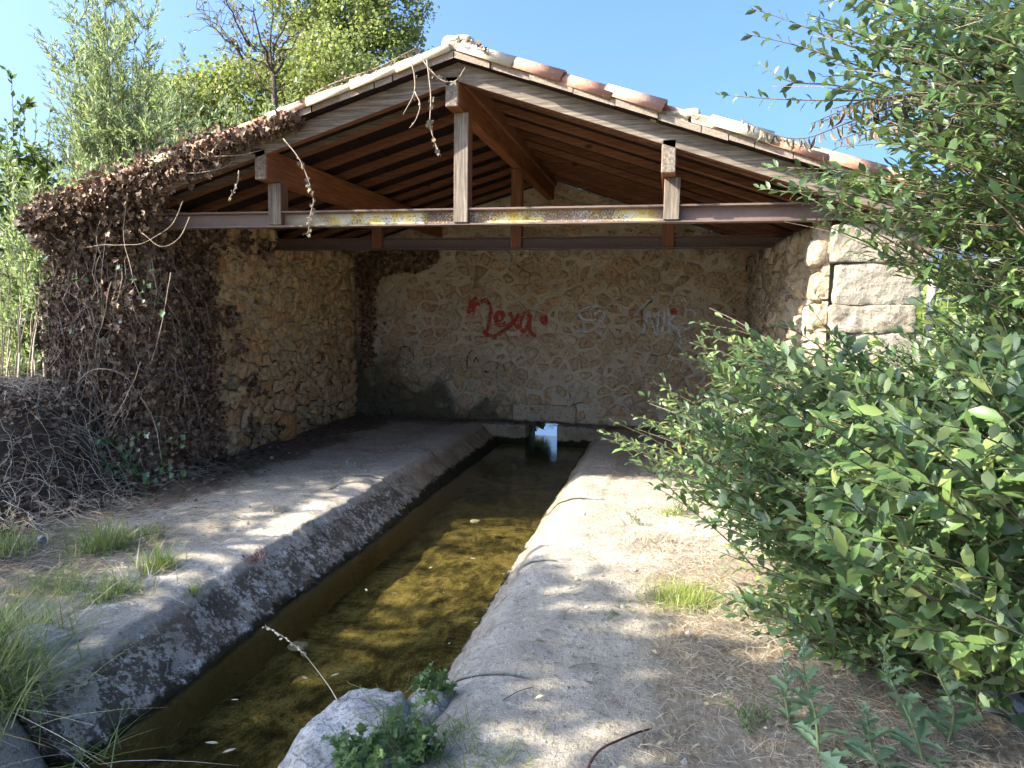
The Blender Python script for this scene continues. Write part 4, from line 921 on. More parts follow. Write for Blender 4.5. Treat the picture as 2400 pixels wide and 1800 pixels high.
    m = Q[:, :, 1:2].copy(); V, F = tubes_many(Q, r.uniform(.0012, .005, len(Q)), np.full(len(Q), .001), 4); obj('stems', V, F, M['stem'], root, smooth=True, kind='stuff')
    for pts in ([(430, 470), (400, 530), (330, 570), (240, 575), (200, 580)], [(445, 510), (420, 560), (380, 580), (330, 545)], [(540, 340), (470, 330), (480, 365), (560, 365), (620, 350)], [(345, 360), (380, 390), (430, 405), (520, 395), (545, 380)], [(180, 900), (215, 870), (250, 865), (290, 880), (330, 930)], [(330, 930), (360, 980), (375, 1060), (380, 1090)], [(330, 850), (300, 920), (270, 980), (230, 1040)], [(120, 480), (115, 540), (150, 570)], [(300, 430), (290, 560), (310, 640), (330, 700)], [(260, 660), (240, 760), (215, 850)], [(400, 640), (380, 760), (350, 860)]):
        C = cmr(np.array([onY(p, 5.34+.05*math.sin(i*2)) for i, p in enumerate(pts)]), .05); C = C+.012*np.stack([fbm(C+q, 6, 2, q) for q in (3, 5, 9)], 1); V, F = tubeVF(C, .0048, .0022, 5); obj('stem', V, F, M['stem'], root, smooth=True)
    # a few living leaves
    for nm, pl_, nn in (('green_leaves', (300, 700, 80, 60), 20), ('green_leaves', (150, 1095, 120, 45), 420)):
        pts = np.array([onY((min(430, pl_[0]+r.normal(0, pl_[2])), pl_[1]+r.normal(0, pl_[3])), 5.25+r.uniform(-.15, .15)) for _ in range(nn)]); pts[:, 2] = np.maximum(pts[:, 2], .04); s = r.uniform(.03, .065, nn)
        V, F = scatter(*IVY, pts, unit(r.normal(0, .6, pts.shape)+[0, -.2, -.8]), unit(r.normal(0, .4, pts.shape)+[0, -1, .4]), s); obj(nm, V, F, M['ivy_green'], root, kind='stuff')
    # ivy in the back corner and hanging tufts on the left wall
    n = 2600; u = r.uniform(-4.55, -3.3, n); v = 2.5-np.abs(r.normal(0, .35, n)); k = (v > 1.75+.45*(u+4.5)+.35*fbm(np.stack([u, v], -1), 3, 3, 3)) & (v < ztop(u)-.2)
    P = np.stack([u, YB-.04-r.uniform(0, .07, n), v], -1)[k]; n2 = 700; v2 = r.uniform(.75, 2.3, n2); P2 = np.stack([-4.46+np.abs(r.normal(0, .09, n2)), YB-.05-np.abs(r.normal(0, .07, n2)), v2], -1)
    n3 = 260; c = np.array([[6.75, 2.38], [7.15, 2.3], [7.6, 2.25], [6.9, 1.5], [7.0, 1.2], [7.3, .75], [7.25, .25], [7.9, .12]])[r.integers(0, 8, n3)]; P3 = np.stack([-4.53+r.uniform(0, .05, n3), c[:, 0]+r.normal(0, .07, n3), c[:, 1]+r.normal(0, .07, n3)], -1)
    P = np.concatenate([P, P2, P3]); s = r.uniform(.035, .075, len(P)); V, F = scatter(*IVY, P, unit(r.normal(0, .6, P.shape)+[0, 0, -1]), unit(r.normal(0, .5, P.shape)+[.3, -1, 0]), s); obj('corner_leaves', V, F, M['ivy'], root, kind='stuff')
dead_ivy()
# brushwood heap at the foot of the ivy
def heap():
    r = np.random.default_rng(43); root = thing('brush_heap', (-5.6, 4.9, 0), 'tangled heap of dry vine stems and dead leaves left of the paving', 'brush')
    def hz(x, y): return np.maximum(0, (.80+.12*fbm(np.stack([x, y], -1), 1.7, 3, 2))*sstep(-4.45, -5.25, x+.05*(y-5))*sstep(7.0, 5.7, y)*sstep(3.9, 4.9, y+.35*(x+5.3)*-1))+gz(x, y)
    xs_ = np.arange(-7.6, -4.2, .06); ys_ = np.arange(3.6, 6.6, .06); V, F = grid(xs_, ys_, lambda X, Y: np.stack([X, Y, hz(X, Y)-.05], -1)); obj('mound', V, F, M['litter_soil'], root, smooth=True)
    n = 1900; x = r.uniform(-7.2, -4.35, n); y = r.uniform(3.8, 6.4, n); st = np.stack([x, y, hz(x, y)+r.uniform(-.03, .05, n)], -1); a = r.uniform(0, 6.28, n); L = r.uniform(.12, .55, n)
    x2 = x+np.cos(a)*L; y2 = y+np.sin(a)*L; en = np.stack([x2, y2, hz(x2, y2)+r.uniform(-.03, .10, n)], -1); Q = twigs(st, en, 8, .10, .030, r); V, F = tubes_many(Q, r.uniform(.0012, .0036, n), np.full(n, .0015), 3); obj('dry_stems', V, F, M['straw'], root, kind='stuff')
    n = 9500; x = r.uniform(-7.2, -4.35, n); y = r.uniform(3.8, 6.4, n); P = np.stack([x, y, hz(x, y)+r.uniform(-.02, .05, n)], -1); s = r.uniform(.025, .06, n)
    V, F = scatter(*IVY, P, r.normal(0, 1, P.shape)*[1, 1, .4], unit(r.normal(0, .5, P.shape)+[.1, -.4, 1]), s); obj('dead_leaves', V, F, M['ivy'], root, kind='stuff')
heap()
# hanging vines at the verge
def vine(px, Y, label, leaves=14):
    C = cmr(np.array([onY(p, Y) for p in px]), .03); root = thing('hanging_vine', C[0], label, 'vine', 'dead vines hanging from the roof edge'); V, F = tubeVF(C, .006, .0025, 5); obj('stem', V, F, M['stem'], root, smooth=True)
    r = np.random.default_rng(int(px[0][0])); i = r.integers(len(C)//4, len(C), leaves); P = C[i]+r.normal(0, .008, (leaves, 3)); s = r.uniform(.018, .045, leaves)
    V, F = scatter(*IVY, P, unit(r.normal(0, .4, P.shape)+[0, 0, -1]), unit(r.normal(0, .6, P.shape)+[0, -1, 0]), s); obj('withered_leaves', V, F, M['sallow_dry'], root, kind='stuff')
vine([(664, 325), (700, 370), (722, 420), (735, 470), (728, 500), (722, 545), (715, 548)], 5.30, 'dead vine hanging beside the left roof post', 30)
vine([(1000, 140), (1005, 175), (1010, 230), (1008, 290), (1018, 330), (1034, 368)], 5.30, 'leafy dead vine hanging left of the centre post', 22)
vine([(965, 150), (972, 180), (970, 220), (945, 268)], 5.32, 'thin bare vine curving left of the ridge', 2)
vine([(972, 215), (985, 245), (975, 280), (960, 300)], 5.31, 'short forked vine end left of the centre post', 2)
vine([(985, 128), (1005, 160), (1040, 190), (1070, 188), (1090, 158)], 5.30, 'vine looping under the ridge to the purlin end', 12)
vine([(560, 400), (556, 430), (535, 470)], 5.35, 'short vine hanging left of the left post', 8)
vine([(620, 290), (760, 205), (880, 160), (960, 120), (975, 112)], 5.36, 'vine creeping up the pale verge tiles to the ridge', 60)
vine([(1055, 95), (1090, 92), (1130, 108), (1140, 118)], 5.34, 'dry tuft lying on the ridge mortar', 26)

# ------------------------------------------------------------------ sallow bush and overhanging branches on the right
def sallow(name, label, base, groups, seed, size, stems=16, cat='bush', single=300, lmat='sallow'):
    """groups: (polygon in view, count, y-range, flow direction, twig length, leaf factor)"""
    r = np.random.default_rng(seed); root = thing(name, base, label, cat); base = np.array(base, float); TA = []; TB = []; SZ = []
    for poly, n, (y0, y1), flow, (l0, l1), sf in groups:
        tips = pxtips(poly, n, y0, y1, seed+n); tips[:, 2] = np.maximum(tips[:, 2], .05)
        d = unit(tips-base)*.55+np.array(flow)+r.normal(0, .22, tips.shape); L = r.uniform(l0, l1, (n, 1)); a = tips-unit(d)*L; a[:, 2] = np.maximum(a[:, 2], .05); TA.append(a); TB.append(tips); SZ.append(np.full(n, sf))
    A = np.concatenate(TA); B = np.concatenate(TB); SZ = np.concatenate(SZ); Q = twigs(A, B, 8, .05, .010, r)
    V, F = tubes_many(Q, np.full(len(Q), .0045), np.full(len(Q), .0012), 4); obj('twigs', V, F, M['twig'], root, smooth=True, kind='stuff')
    q = r.permutation(len(A))[:70]; e = B[q]+unit(B[q]-A[q]+r.normal(0, .12, (70, 3)))*r.uniform(.03, .16, (70, 1)); V, F = tubes_many(twigs(A[q], e, 6, .05, .014, r), np.full(70, .003), np.full(70, .001), 3); obj('bare_twigs', V, F, M['stem'], root, kind='stuff')
    # main stems reach to clusters of twig starts
    sel = r.permutation(len(A))[:stems*4]; S2 = twigs(base+r.normal(0, .15, (len(sel), 3))*[1, 1, 0], A[sel], 9, -.04, .02, r); V, F = tubes_many(S2, np.full(len(sel), .022), np.full(len(sel), .005), 5); obj('stems', V, F, M['twig'], root, smooth=True, kind='stuff')
    m = 24; P, D, N, s = leaves_on(Q, m, size, .12, (30, 70), .7, r, .34, .5); s = s*np.repeat(SZ, m)
    px = project(P); vis = (px[:, 0] > 0) & (px[:, 0] < 2400) & (px[:, 1] > 0) & (px[:, 1] < 1800); sz = s/np.maximum(px[:, 2], .3)*vis
    pick = np.argsort(-sz)[:single]; mk = np.ones(len(P), bool); mk[pick] = False; sc = np.stack([s*r.uniform(.8, 1.15, len(s)), s, s*r.uniform(.3, 1.6, len(s))], 1)
    V, F = scatter(*LEAF, P[mk], D[mk], N[mk], sc[mk]); obj('foliage', V, F, M[lmat], root, kind='stuff')
    # large near leaves one by one: finer mesh with midrib fold, wavy edge and bent tip
    tt = np.linspace(0, 1, 7); wd = np.array([.02, .115, .19, .215, .185, .11, .0]); tv = []
    for j, (t, w) in enumerate(zip(tt, wd)): tv += [(-w, t, .05*w/.2+.008*(-1)**j-.10*t*t), (0, t, -.015-.10*t*t), (w, t, .05*w/.2-.008*(-1)**j-.10*t*t)]
    tf = [f for j in range(6) for f in ((3*j, 3*j+1, 3*j+4, 3*j+3), (3*j+1, 3*j+2, 3*j+5, 3*j+4))]
    lm = mesh('leaf', tv, tf); lm.materials.append(M[lmat]); lm.polygons.foreach_set('use_smooth', np.ones(len(tf), bool))
    for i in pick:
        o = link('leaf', lm, None, root); d = unit(D[i]); X = unit(np.cross(d, N[i])); Z = np.cross(X, d); c = np.stack([X*sc[i, 0], d*sc[i, 1], Z*sc[i, 2]], 1)
        o.matrix_local = Matrix([[*c[q], P[i, q]] for q in range(3)]+[[0, 0, 0, 1]])
    return root
LOW = [(1560, 1030), (1610, 985), (1620, 900), (1680, 840), (1720, 790), (1840, 740), (1920, 750), (2050, 770), (2130, 720), (2220, 650), (2400, 560), (2480, 560), (2480, 1600), (2250, 1620), (2050, 1590), (1850, 1540), (1720, 1480), (1680, 1400), (1680, 1310), (1640, 1240), (1590, 1170), (1560, 1110)]
FRONT = [(1900, 900), (2050, 850), (2480, 760), (2480, 1560), (2200, 1560), (2000, 1450), (1850, 1300), (1840, 1050)]
LEFTT = [(1400, 1000), (1500, 960), (1520, 870), (1600, 790), (1660, 730), (1720, 760), (1700, 1150), (1560, 1160), (1430, 1110)]
sallow('sallow_bush', 'large leafy green bush filling the lower right, hiding the wall foot', (1.9, 3.7, 0), [(LOW, 900, (2.9, 4.4), (-.75, -.1, .42), (.45, .9), 1.), (FRONT, 190, (1.9, 3.0), (-.7, -.25, .35), (.4, .8), 1.25), (LEFTT, 60, (3.4, 4.5), (-.8, 0, .45), (.4, .8), .85)], 51, .074)
UPP = [(2060, 40), (2120, -30), (2480, -40), (2480, 500), (2330, 440), (2220, 470), (2100, 400), (2050, 300), (2060, 180)]
UPL = [(1850, 60), (1960, -20), (2100, -30), (2100, 420), (1960, 360), (1930, 250), (1880, 170)]
MID = [(1800, 400), (1900, 380), (2250, 470), (2250, 620), (2150, 660), (2000, 600), (1880, 520), (1800, 450)]
RGT = [(2180, 560), (2300, 540), (2480, 560), (2480, 720), (2200, 720)]
ov = sallow('sallow_tree', 'overhanging leafy branches against the sky at upper right', (2.7, 3.6, 0), [(UPP, 250, (2.3, 4.0), (-.9, -.1, .12), (.5, .9), 1.), (UPL, 46, (2.6, 4.0), (-.9, -.1, .1), (.45, .8), .95), (MID, 64, (2.8, 4.2), (-.95, 0, .05), (.5, .9), .85), (RGT, 50, (2.6, 4.0), (-.8, -.1, .2), (.4, .7), .8)], 55, .072, 14, 'tree', 300, 'sallow_up')
# individual sprays at the outline of the overhanging branches
def spray(pts, Y, m, size, mat, label, droop=False, name='leafy_spray'):
    C = cmr(np.array([onY(p, y) for p, y in zip(pts, Y)]), .02); n = len(C); k = 24; idx = np.linspace(0, n-1, k); i0 = np.minimum(idx.astype(int), n-2); Q = (C[i0]*(1-(idx-i0))[:, None]+C[i0+1]*(idx-i0)[:, None])[None]
    V, F = tubeVF(Q[0], .005, .0015, 5); o = obj(name, V, F, M['twig'], ov, smooth=True)
    r = np.random.default_rng(int(pts[0][0])+m); P, D, N, s = leaves_on(Q, m, size, .08, (40, 62), .6, r, .2, .55)
    if droop: D = unit(r.normal(0, .25, D.shape)+[0, 0, -1]); N = unit(r.normal(0, 1, N.shape)*[1, 1, .2])
    sc = np.stack([s*(.55 if droop else .95), s, s*(3. if droop else 1.)], 1); V, F = scatter(*LEAF, P, D, N, sc); obj('foliage', V, F, mat, o, kind='stuff'); o['label'] = label
spray([(2150, 150), (2000, 110), (1880, 60), (1765, 20)], [3.2, 3.2, 3.3, 3.4], 26, .07, M['sallow_up'], 'leafy twig at the top of the overhanging branches')
spray([(2150, 200), (2000, 150), (1880, 110), (1755, 80)], [3.3, 3.3, 3.35, 3.4], 26, .07, M['sallow_up'], 'second twig of the overhanging branches')
spray([(2100, 230), (1960, 200), (1850, 190), (1780, 150)], [3.1, 3.1, 3.1, 3.2], 24, .065, M['sallow_up'], 'third twig of the overhanging branches')
spray([(2150, 230), (1980, 235), (1820, 232), (1692, 222)], [3.2, 3.2, 3.3, 3.4], 34, .06, M['sallow_up'], 'longest twig, reaching farthest left over the roof')
spray([(2100, 10), (2000, -10), (1930, 5)], [3.2, 3.2, 3.2], 14, .07, M['sallow_up'], 'twig cut off by the top edge')
spray([(2350, 180), (2150, 230), (1980, 290), (1880, 325), (1800, 310), (1735, 277)], [3.1, 3.1, 3.15, 3.2, 3.25, 3.3], 46, .062, M['sallow_dry'], 'withered twig drooping in front of the right roof edge', True)
spray([(2300, 190), (2150, 215), (2000, 250), (1900, 290)], [3.0, 3.05, 3.1, 3.1], 46, .06, M['sallow_dry'], 'withered grey-brown leaves among the overhanging green', True)
spray([(2300, 260), (2180, 280), (2050, 300), (1960, 330)], [2.9, 3.0, 3.0, 3.0], 40, .06, M['sallow_dry'], 'second withered twig among the overhanging green', True)
spray([(2300, 220), (2200, 225), (2080, 225), (1950, 255)], [2.8, 2.9, 2.9, 2.9], 40, .055, M['sallow_dry'], 'third withered twig among the overhanging green', True)
spray([(2100, 430), (1980, 400), (1880, 395), (1800, 390)], [3.3, 3.3, 3.3, 3.4], 26, .065, M['sallow_up'], 'twig in front of the right roof edge')
spray([(2100, 470), (1950, 450), (1850, 450), (1780, 440)], [3.3, 3.3, 3.3, 3.4], 26, .065, M['sallow_up'], 'twig in front of the right end of the steel beam')
# ------------------------------------------------------------------ rocks
def rock(name, label, c, rad, seed, mat='rock', flat=.0, res=3):
    import bmesh
    bm = bmesh.new(); bmesh.ops.create_icosphere(bm, subdivisions=res, radius=1); V = np.array([v.co[:] for v in bm.verts]); F = [[v.index for v in f.verts] for f in bm.faces]; bm.free()
    q = unit(np.sign(V)*np.abs(V)**.62); V = q*(1+.24*fbm(q+seed, 1.3, 3, seed)+.13*fbm(q+seed, 3.5, 3, seed+1)+.06*fbm(q, 9, 3, seed)-.07*np.abs(fbm(q, 4.5, 3, seed+4)))[:, None]
    V = np.array(c)+V*np.array(rad); return tag(obj(name, V, F, M[mat], None, smooth=True), label, 'rock')
rock('boulder', 'large pale grey boulder jutting into the near end of the trough', (-1.12, 2.42, -.19), (.29, .44, .25), 3, res=5)
rock('rock', 'small pale rock half buried at the near end of the boulder', (-.92, 2.74, -.05), (.11, .12, .07), 9)
rock('rock', 'pinkish stone lying at the lower right under the bush', (1.30, 3.18, .06), (.15, .12, .09), 5)
rock('rock', 'grey stone at the lower left below the trough edge', (-2.86, 2.72, -.02), (.16, .13, .11), 6)
rock('rock', 'flat grey stone in the grass at the bottom left corner', (-2.72, 2.42, -.06), (.14, .10, .08), 7)
rock('stone', 'pale stone lying in the water', onZ((1115, 1222), -.30), (.055, .035, .02), 8, res=2)
rock('stone', 'small white stone on the litter at far left', onZ((98, 1270), .03)+[0, 0, .01], (.03, .03, .035), 11, res=2)
rock('stone', 'ochre boulder stone at the foot of the golden wall', (-4.54, 8.0, .12), (.10, .19, .2), 12, 'stone_o')
rock('stone', 'squarish pale block sunk in the dark near water', onZ((700, 1515), -.42), (.07, .06, .02), 14, res=2)
def scat_stones(n=150):
    r = np.random.default_rng(61); x = np.where(r.uniform(0, 1, n) < .5, r.uniform(-4.4, -2.8, n), r.uniform(-.6, 1.1, n)); y = r.uniform(2., 8, n); mb = MB()
    t = np.array([(1, 0, 0), (-1, 0, 0), (0, 1, 0), (0, -1, 0), (0, 0, 1), (0, 0, -1)], float); tf = [(0, 2, 4), (2, 1, 4), (1, 3, 4), (3, 0, 4), (2, 0, 5), (1, 2, 5), (3, 1, 5), (0, 3, 5)]
    for i in range(n): mb.add(np.array([x[i], y[i], gz(np.array(x[i]), np.array(y[i]))+.004])+t*r.uniform(.006, .02, 3)+r.normal(0, .003, (6, 3)), tf)
    tag(obj('pebbles', *mb.out(), M['rock'], None, kind='stuff'), 'small pale pebbles strewn over the paving', 'pebbles')
scat_stones()

# ------------------------------------------------------------------ grass, litter, weeds
def blades(C, H, W_, lean, k=5, r=rng, curl=.6):
    """curved grass blades: C roots, H lengths"""
    n = len(C); a = r.uniform(0, 6.28, n); d = np.stack([np.cos(a), np.sin(a), 0*a], 1); t = np.linspace(0, 1, k)[None, :, None]; L = H[:, None, None]
    ln = np.asarray(lean).reshape(-1, 1, 1)*np.ones((n, 1, 1)); P = C[:, None]+d[:, None]*L*(ln*t+curl*ln*t*t)+np.array([0, 0, 1.])*L*(t*np.sqrt(np.clip(1-.5*ln*ln, .1, 1))-.45*curl*ln*t*t)
    sd = np.stack([-d[:, 1], d[:, 0], 0*a], 1)[:, None]; w = W_[:, None, None]*(1-t**1.6)*.5+.0003; V = np.stack([P-sd*w, P+sd*w], 2).reshape(-1, 3)
    b = (np.arange(n)*2*k)[:, None]+np.arange(0, 2*(k-1), 2)[None]; return V, np.stack([b, b+1, b+3, b+2], -1).reshape(-1, 4)
def tuft(label, px, rad, n, h, mat='grass', seed=0, z=0., lean=.5, cat='grass', name='grass_tuft', w=.005, pos=None, group='grass tufts on the paving'):
    r = np.random.default_rng(seed); c = onZ(px, z) if pos is None else np.array(pos); C = c+np.stack([r.normal(0, rad, n), r.normal(0, rad, n), 0*np.zeros(n)], 1); C[:, 2] = np.where(np.abs(C[:, 2]) < .2, gz(C[:, 0], C[:, 1])+z-.01, C[:, 2])
    root = thing(name, tuple(C.mean(0)), label, cat, group); V, F = blades(C, h*r.uniform(.5, 1.15, n), np.full(n, w), np.abs(r.normal(lean, .3, n)), r=r); obj('blades', V, F, M[mat], root, kind='stuff')
    m = max(6, n//8); C2 = C[:m]; V, F = blades(C2, h*r.uniform(.4, 1.0, m), np.full(m, w*.8), np.abs(r.normal(lean+.3, .3, m)), r=r); obj('dry_blades', V, F, M['straw'], root, kind='stuff'); return root
tuft('large bluish-green grass tuft nearest the brush heap', (250, 1285), .10, 420, .22, seed=1)
tuft('bright yellow-green sunlit grass tuft beside the trough', (372, 1335), .05, 190, .16, 'grass_y', 2)
tuft('green grass tuft in front of the yellow-green one', (255, 1405), .07, 260, .17, seed=3)
tuft('low grass tuft at the left edge above the corner grass', (125, 1375), .10, 220, .14, seed=4, lean=.8)
tuft('small low grass patch between the left tufts', (158, 1392), .04, 90, .08, seed=5)
tuft('small thin grass patch right of the large tuft', (350, 1260), .06, 100, .11, seed=6)
tuft('tiny grass tuft growing on the trough edge', (458, 1388), .02, 40, .09, 'grass_y', 7)
tuft('tiny pale grass tuft on the paving with one tall stalk', (640, 1200), .02, 36, .07, 'straw', 8)
tuft('long pale grass trailing over the slab edge', (330, 1390), .06, 34, .30, 'straw', 9, lean=1.0)
tuft('long green grass filling the bottom left corner', (20, 1700), .11, 700, .42, seed=10, lean=.55, w=.006, pos=(-2.86, 2.32, .0))
tuft('dense green grass hanging over the near end of the trough slab', (60, 1700), .10, 420, .30, seed=20, lean=.7, w=.006, pos=(-2.62, 2.26, -.05))
tuft('pale dry-tipped grass behind the corner grass', (40, 1560), .12, 320, .30, seed=11, lean=.7, pos=(-2.98, 2.68, .0))
tuft('thin green weeds at the left edge by the heap', (15, 1300), .08, 160, .26, seed=12, lean=.4)
tuft('bright green grass clump at the foot of the bush', (1600, 1412), .09, 900, .11, 'grass_y', 13, lean=.35, w=.003)
tuft('yellowish seedling tuft on the sunlit paving near the bush', (1575, 1205), .05, 90, .10, 'grass_y', 14)
tuft('short dry grass fringe left of the bright clump', (1540, 1270), .14, 260, .10, 'straw', 15, lean=.8)
tuft('sparse grass at the bottom edge right of the boulder', (1130, 1785), .08, 260, .07, 'grass', 16, lean=.8, w=.003)
tuft('low green grass at the foot of the boulder', (1085, 1715), .04, 120, .07, 'grass', 17, lean=.8, w=.003)
tuft('few grass blades leaning over the water at the bottom', (330, 1780), .06, 26, .22, 'grass', 18, z=-.26, lean=.9, pos=(-2.24, 2.34, -.24))
def strewn(name, label, n, fn, L, rad, mat, seed, lift=.012):
    r = np.random.default_rng(seed); P = fn(r, n); x, y = P[:, 0], P[:, 1]; n = len(P); a = r.uniform(0, 6.28, n); l = r.uniform(*L, n); x2, y2 = x+np.cos(a)*l, y+np.sin(a)*l
    A = np.stack([x, y, gz(x, y)+r.uniform(.001, lift, n)], 1); B = np.stack([x2, y2, gz(x2, y2)+r.uniform(.001, lift*1.6, n)], 1); Q = twigs(A, B, 4, .05, l.mean()*.08, r)
    V, F = tubes_many(Q, np.full(n, rad), np.full(n, rad*.5), 3); tag(obj(name, V, F, M[mat], None, kind='stuff'), label, 'litter')
def f_right(r, n): P = np.stack([r.uniform(-.75, 2.2, n), r.uniform(1.7, 6.2, n)], 1); return P[r.uniform(0, 1, len(P)) < litter_at(P[:, 0], P[:, 1])*np.clip(.35+1.6*(fbm(P, 1.6, 3, 71)), .04, 1)]
def f_left(r, n): P = np.stack([r.uniform(-5., -2.75, n), r.uniform(2.0, 9.9, n)], 1); return P[r.uniform(0, 1, len(P)) < litter_at(P[:, 0], P[:, 1])*np.clip(.5+1.3*fbm(P, 1.6, 3, 73), .05, 1)]
strewn('dry_straw', 'dry yellow straw matted over the ground by the bush', 36000, f_right, (.025, .10), .0012, 'straw', 71, .03)
strewn('brown_needles', 'thin brown needle litter over the left paving edge', 26000, f_left, (.03, .11), .0012, 'litter', 72, .02)
strewn('grey_straw', 'pale broken stalks strewn among the left grass', 2600, lambda r, n: np.stack([r.uniform(-5, -2.9, n), r.uniform(2.3, 5, n)], 1), (.05, .2), .0014, 'straw', 73, .03)
strewn('dark_litter', 'dark dry litter drifted along the foot of the rear wall', 5000, lambda r, n: np.stack([r.uniform(-4.5, .9, n), YB-.03-np.abs(r.normal(0, .22, n))], 1), (.02, .08), .002, 'litter', 74, .03)
def fallen(name, label, n, fn, s0, s1, mat, seed, tm=IVY):
    r = np.random.default_rng(seed); P = fn(r, n); P = np.concatenate([P, (gz(P[:, 0], P[:, 1])+r.uniform(.004, .02, len(P)))[:, None]], 1); s = r.uniform(s0, s1, len(P))
    V, F = scatter(*tm, P, r.normal(0, 1, P.shape)*[1, 1, .15], unit(r.normal(0, .3, P.shape)+[0, 0, 1]), s); tag(obj(name, V, F, M[mat], None, kind='stuff'), label, 'leaves')
fallen('fallen_leaves', 'fallen brown ivy leaves along the golden wall foot', 420, lambda r, n: np.stack([-4.5+np.abs(r.normal(0, .35, n)), r.uniform(4.5, 9.9, n)], 1), .02, .055, 'ivy', 75)
fallen('dry_bush_leaves', 'few curled dry leaves under the bush', 90, lambda r, n: np.stack([r.uniform(-.6, 1.3, n), r.uniform(2.2, 4.6, n)], 1), .02, .05, 'floatleaf', 76, LEAF)
# floating leaves and debris in the water
for k, (px, L, a) in enumerate([((915, 1420-30), .05, .2), ((1005, 1340-8), .045, 1.2), ((1040, 1480-90), .03, 2.), ((1100, 1308), .05, .1), ((1135, 1425), .045, .1), ((1110, 1460), .03, .7), ((775, 1585), .05, 1.0), ((720, 1592), .05, 2.6), ((540, 1640), .04, .3), ((480, 1740), .06, .2), ((520, 1765), .06, .9), ((690, 1780), .05, .5), ((1050, 1510), .03, 1.4), ((860, 1385), .05, 2.2), ((1175, 1345), .03, .5)]):
    p = onZ(px, ZW+.003); V, F = scatter(*LEAF, p[None], np.array([[math.cos(a), math.sin(a), 0]]), np.array([[0, 0, 1.]]), np.array([[L*.75, L, L*.3]]))
    tag(obj('floating_leaf', V, F, M['floatleaf'], None), 'small pale willow leaf floating on the trough water', 'leaf', 'pale leaves floating on the water')
def stalk(name, label, pts, r0, r1, mat, cat, head=None):
    C = cmr(np.array(pts), .02); root = thing(name, pts[0], label, cat); V, F = tubeVF(C, r0, r1, 5); obj('stalk', V, F, M[mat], root, smooth=True)
    if head:
        r = np.random.default_rng(5); i = r.integers(int(len(C)*head[0]), len(C), head[1]); P = C[i]+r.normal(0, .004, (len(i), 3)); T = unit(np.gradient(C, axis=0))[i]; s = np.full(len(i), head[2]); V, F = scatter(*LEAF, P, unit(T+r.normal(0, .3, T.shape)), r.normal(0, 1, T.shape), np.stack([s, s, s], 1)); obj('seed_head', V, F, M['straw'], root, kind='stuff')
stalk('grass_stalk', 'single seeding grass stalk arching over the water', [tuple(onZ((790, 1640), .03)), tuple(onY((765, 1600), 2.75)), tuple(onY((710, 1530), 2.8)), tuple(onY((660, 1490), 2.85)), tuple(onY((622, 1468), 2.9))], .0022, .0012, 'straw', 'grass', (.55, 22, .022))
stalk('grass_stalk', 'upright thin stalk on the tiny pale tuft', [tuple(onZ((640, 1198), .0)), tuple(onY((638, 1180), 5.02)), tuple(onY((636, 1162), 5.02))], .002, .0015, 'straw', 'grass')
stalk('root', 'dark curved root emerging at the bottom edge', [tuple(onZ((1375, 1815), .0)), tuple(onZ((1385, 1785), .03)), tuple(onZ((1410, 1755), .05)), tuple(onZ((1450, 1735), .045)), tuple(onZ((1500, 1715), .02)), tuple(onZ((1530, 1708), -.01))], .005, .004, 'wire', 'root')
for k, (a, b, lb) in enumerate([((1330, 1563), (1395, 1555), 'thick pale dry stick lying on the straw'), ((1388, 1592), (1402, 1577), 'short broken stick below the thick one'), ((1180, 1640), (1250, 1610), 'dark twig lying on the bare paving'), ((1540, 1710), (1620, 1690), 'bent twig near the bottom edge'), ((1500, 1745), (1590, 1760), 'dry stick at the bottom edge')]):
    A = onZ(a, .015); B = onZ(b, .015); stalk('stick', lb, [tuple(A), tuple((A+B)/2+np.array([0, 0, .008])), tuple(B)], .005 if k < 2 else .002, .0035 if k < 2 else .0015, 'stem' if k != 2 else 'wire', 'stick')

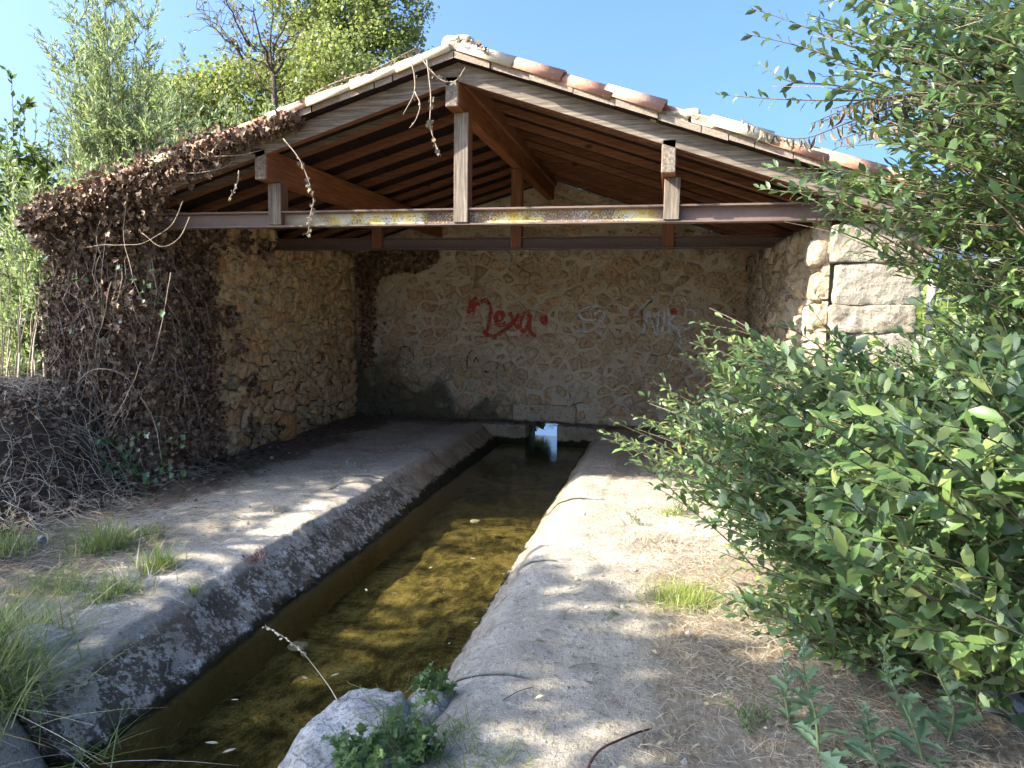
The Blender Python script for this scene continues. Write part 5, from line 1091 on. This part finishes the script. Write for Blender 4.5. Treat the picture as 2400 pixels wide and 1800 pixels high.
# prickly lettuces at the lower right
LET = (np.array([(0, 0, 0), (-.06, .12, .02), (-.22, .22, .05), (-.10, .34, .02), (-.34, .50, .06), (-.13, .58, .02), (-.28, .76, .04), (-.08, .84, 0), (0, 1, -.10), (.09, .83, 0), (.27, .74, .04), (.13, .57, .02), (.33, .48, .06), (.10, .33, .02), (.22, .2, .05), (.06, .11, .02), (0, .35, -.02), (0, .6, -.03), (0, .85, -.05)]),
       [(0, 15, 16), (0, 16, 1), (15, 14, 13), (15, 13, 16), (1, 16, 3), (1, 3, 2), (16, 13, 11), (13, 12, 11), (16, 11, 17), (16, 17, 5), (16, 5, 3), (3, 5, 4), (17, 11, 9), (11, 10, 9), (17, 9, 18), (17, 18, 7), (17, 7, 5), (5, 7, 6), (18, 9, 8), (18, 8, 7)])
def lettuce(label, bpx, tpx, seed, nl=26):
    r = np.random.default_rng(seed); b = onZ(bpx, .03); t = onY(tpx, b[1]+.02); root = thing('prickly_lettuce', tuple(b), label, 'plant', 'bluish-green lettuces at the lower right'); C = cmr(np.array([b, b+(t-b)*.35+r.normal(0, .012, 3), b+(t-b)*.7+r.normal(0, .012, 3), t]), .02)
    V, F = tubeVF(C, .0055, .002, 6); obj('stem', V, F, M['greenstem'], root, smooth=True)
    for k in range(nl):
        f = (k/nl)**.9; p = C[int(f*(len(C)-1))]; a = k*2.4+r.normal(0, .3); L = (.115*(1-f)**.7+.02)*r.uniform(.75, 1.2); d = np.array([math.cos(a), math.sin(a), .35+.7*f+r.normal(0, .15)])
        V, F = scatter(*LET, p[None], d[None], unit(np.array([[-d[0]*.4, -d[1]*.4, 1.]])+r.normal(0, .25, (1, 3))), np.array([[L*.8, L, L*r.uniform(.6, 2.4)]])); V[:, 2] -= .25*np.maximum(0, np.linalg.norm(V[:, :2]-p[:2], axis=1)-L*.5)**1.0*r.uniform(0, 1); obj('leaf', V, F, M['lettuce'], root, smooth=True)
    n = 40; i = r.integers(int(len(C)*.72), len(C), n); P = C[i]+r.normal(0, .012, (n, 3)); s = r.uniform(.008, .02, n); V, F = scatter(*LEAF, P, unit(r.normal(0, .6, P.shape)+[0, 0, 1]), r.normal(0, 1, P.shape), s); obj('buds', V, F, M['lettuce'], root, kind='stuff')
lettuce('tall bluish lettuce left of the pair, beside the straw', (1920, 1775), (1885, 1490), 1)
lettuce('pale leaning lettuce between the bluish ones', (2165, 1790), (2075, 1500), 2)
lettuce('upright lettuce nearest the pinkish stone', (2222, 1745), (2185, 1480), 3)
lettuce('small lettuce rosette at the left of the group', (1850, 1690), (1835, 1560), 4, 16)
lettuce('short lettuce at the bottom edge', (2060, 1800), (2020, 1650), 5, 18)

# weeds beside the boulder
def weed(label, px, n, h, seed, mat='weed', broad=False, pos=None, name='weed'):
    r = np.random.default_rng(seed); b = onZ(px, 0) if pos is None else np.array(pos); root = thing(name, tuple(b), label, 'weed'); A = b+r.normal(0, .035, (n, 3))*[1, 1, .2]; B = A+np.stack([r.normal(0, h*.45, n), r.normal(0, h*.45, n), h*r.uniform(.4, 1.1, n)], 1)
    Q = twigs(A, B, 7, .06, .008, r); V, F = tubes_many(Q, np.full(n, .0022), np.full(n, .0009), 4); obj('stems', V, F, M['greenstem'], root, kind='stuff')
    P, D, N, s = leaves_on(Q, 11, .035 if broad else .03, .1, (35, 80), .7, r); V, F = scatter(*(IVY if broad else LEAF), P, D, N, np.stack([s*(1.1 if broad else .45), s, s], 1)); obj('foliage', V, F, M[mat], root, kind='stuff')
weed('wispy grey-green weed with thin pods in front of the boulder', (955, 1730), 24, .24, 1, pos=(-.92, 2.36, .0))
weed('low bramble shoots at the bottom right of the boulder', (1000, 1760), 26, .13, 2, 'weed', True, pos=(-.82, 2.32, .0), name='bramble')
weed('small bramble sprig on the boulder shoulder', (1010, 1620), 9, .10, 3, 'weed', True, name='bramble')
weed('dark leafy weed at the bottom left of the boulder', (880, 1790), 18, .12, 4, 'weed', True, pos=(-1.0, 2.2, .04), name='bramble')
weed('small green seedling on the straw left of the bush', (1460, 1440), 5, .05, 5)
weed('yellow-green weed beside the bush on the sunlit paving', (1600, 1205), 14, .13, 6)
weed('thin weed left of the sunlit seedling', (1490, 1225), 8, .11, 7)
weed('low green weed among the straw under the bush', (1760, 1690), 12, .08, 8)
weed('reddish stonecrop on the trough edge', (600, 1312), 10, .04, 9, 'stonecrop')
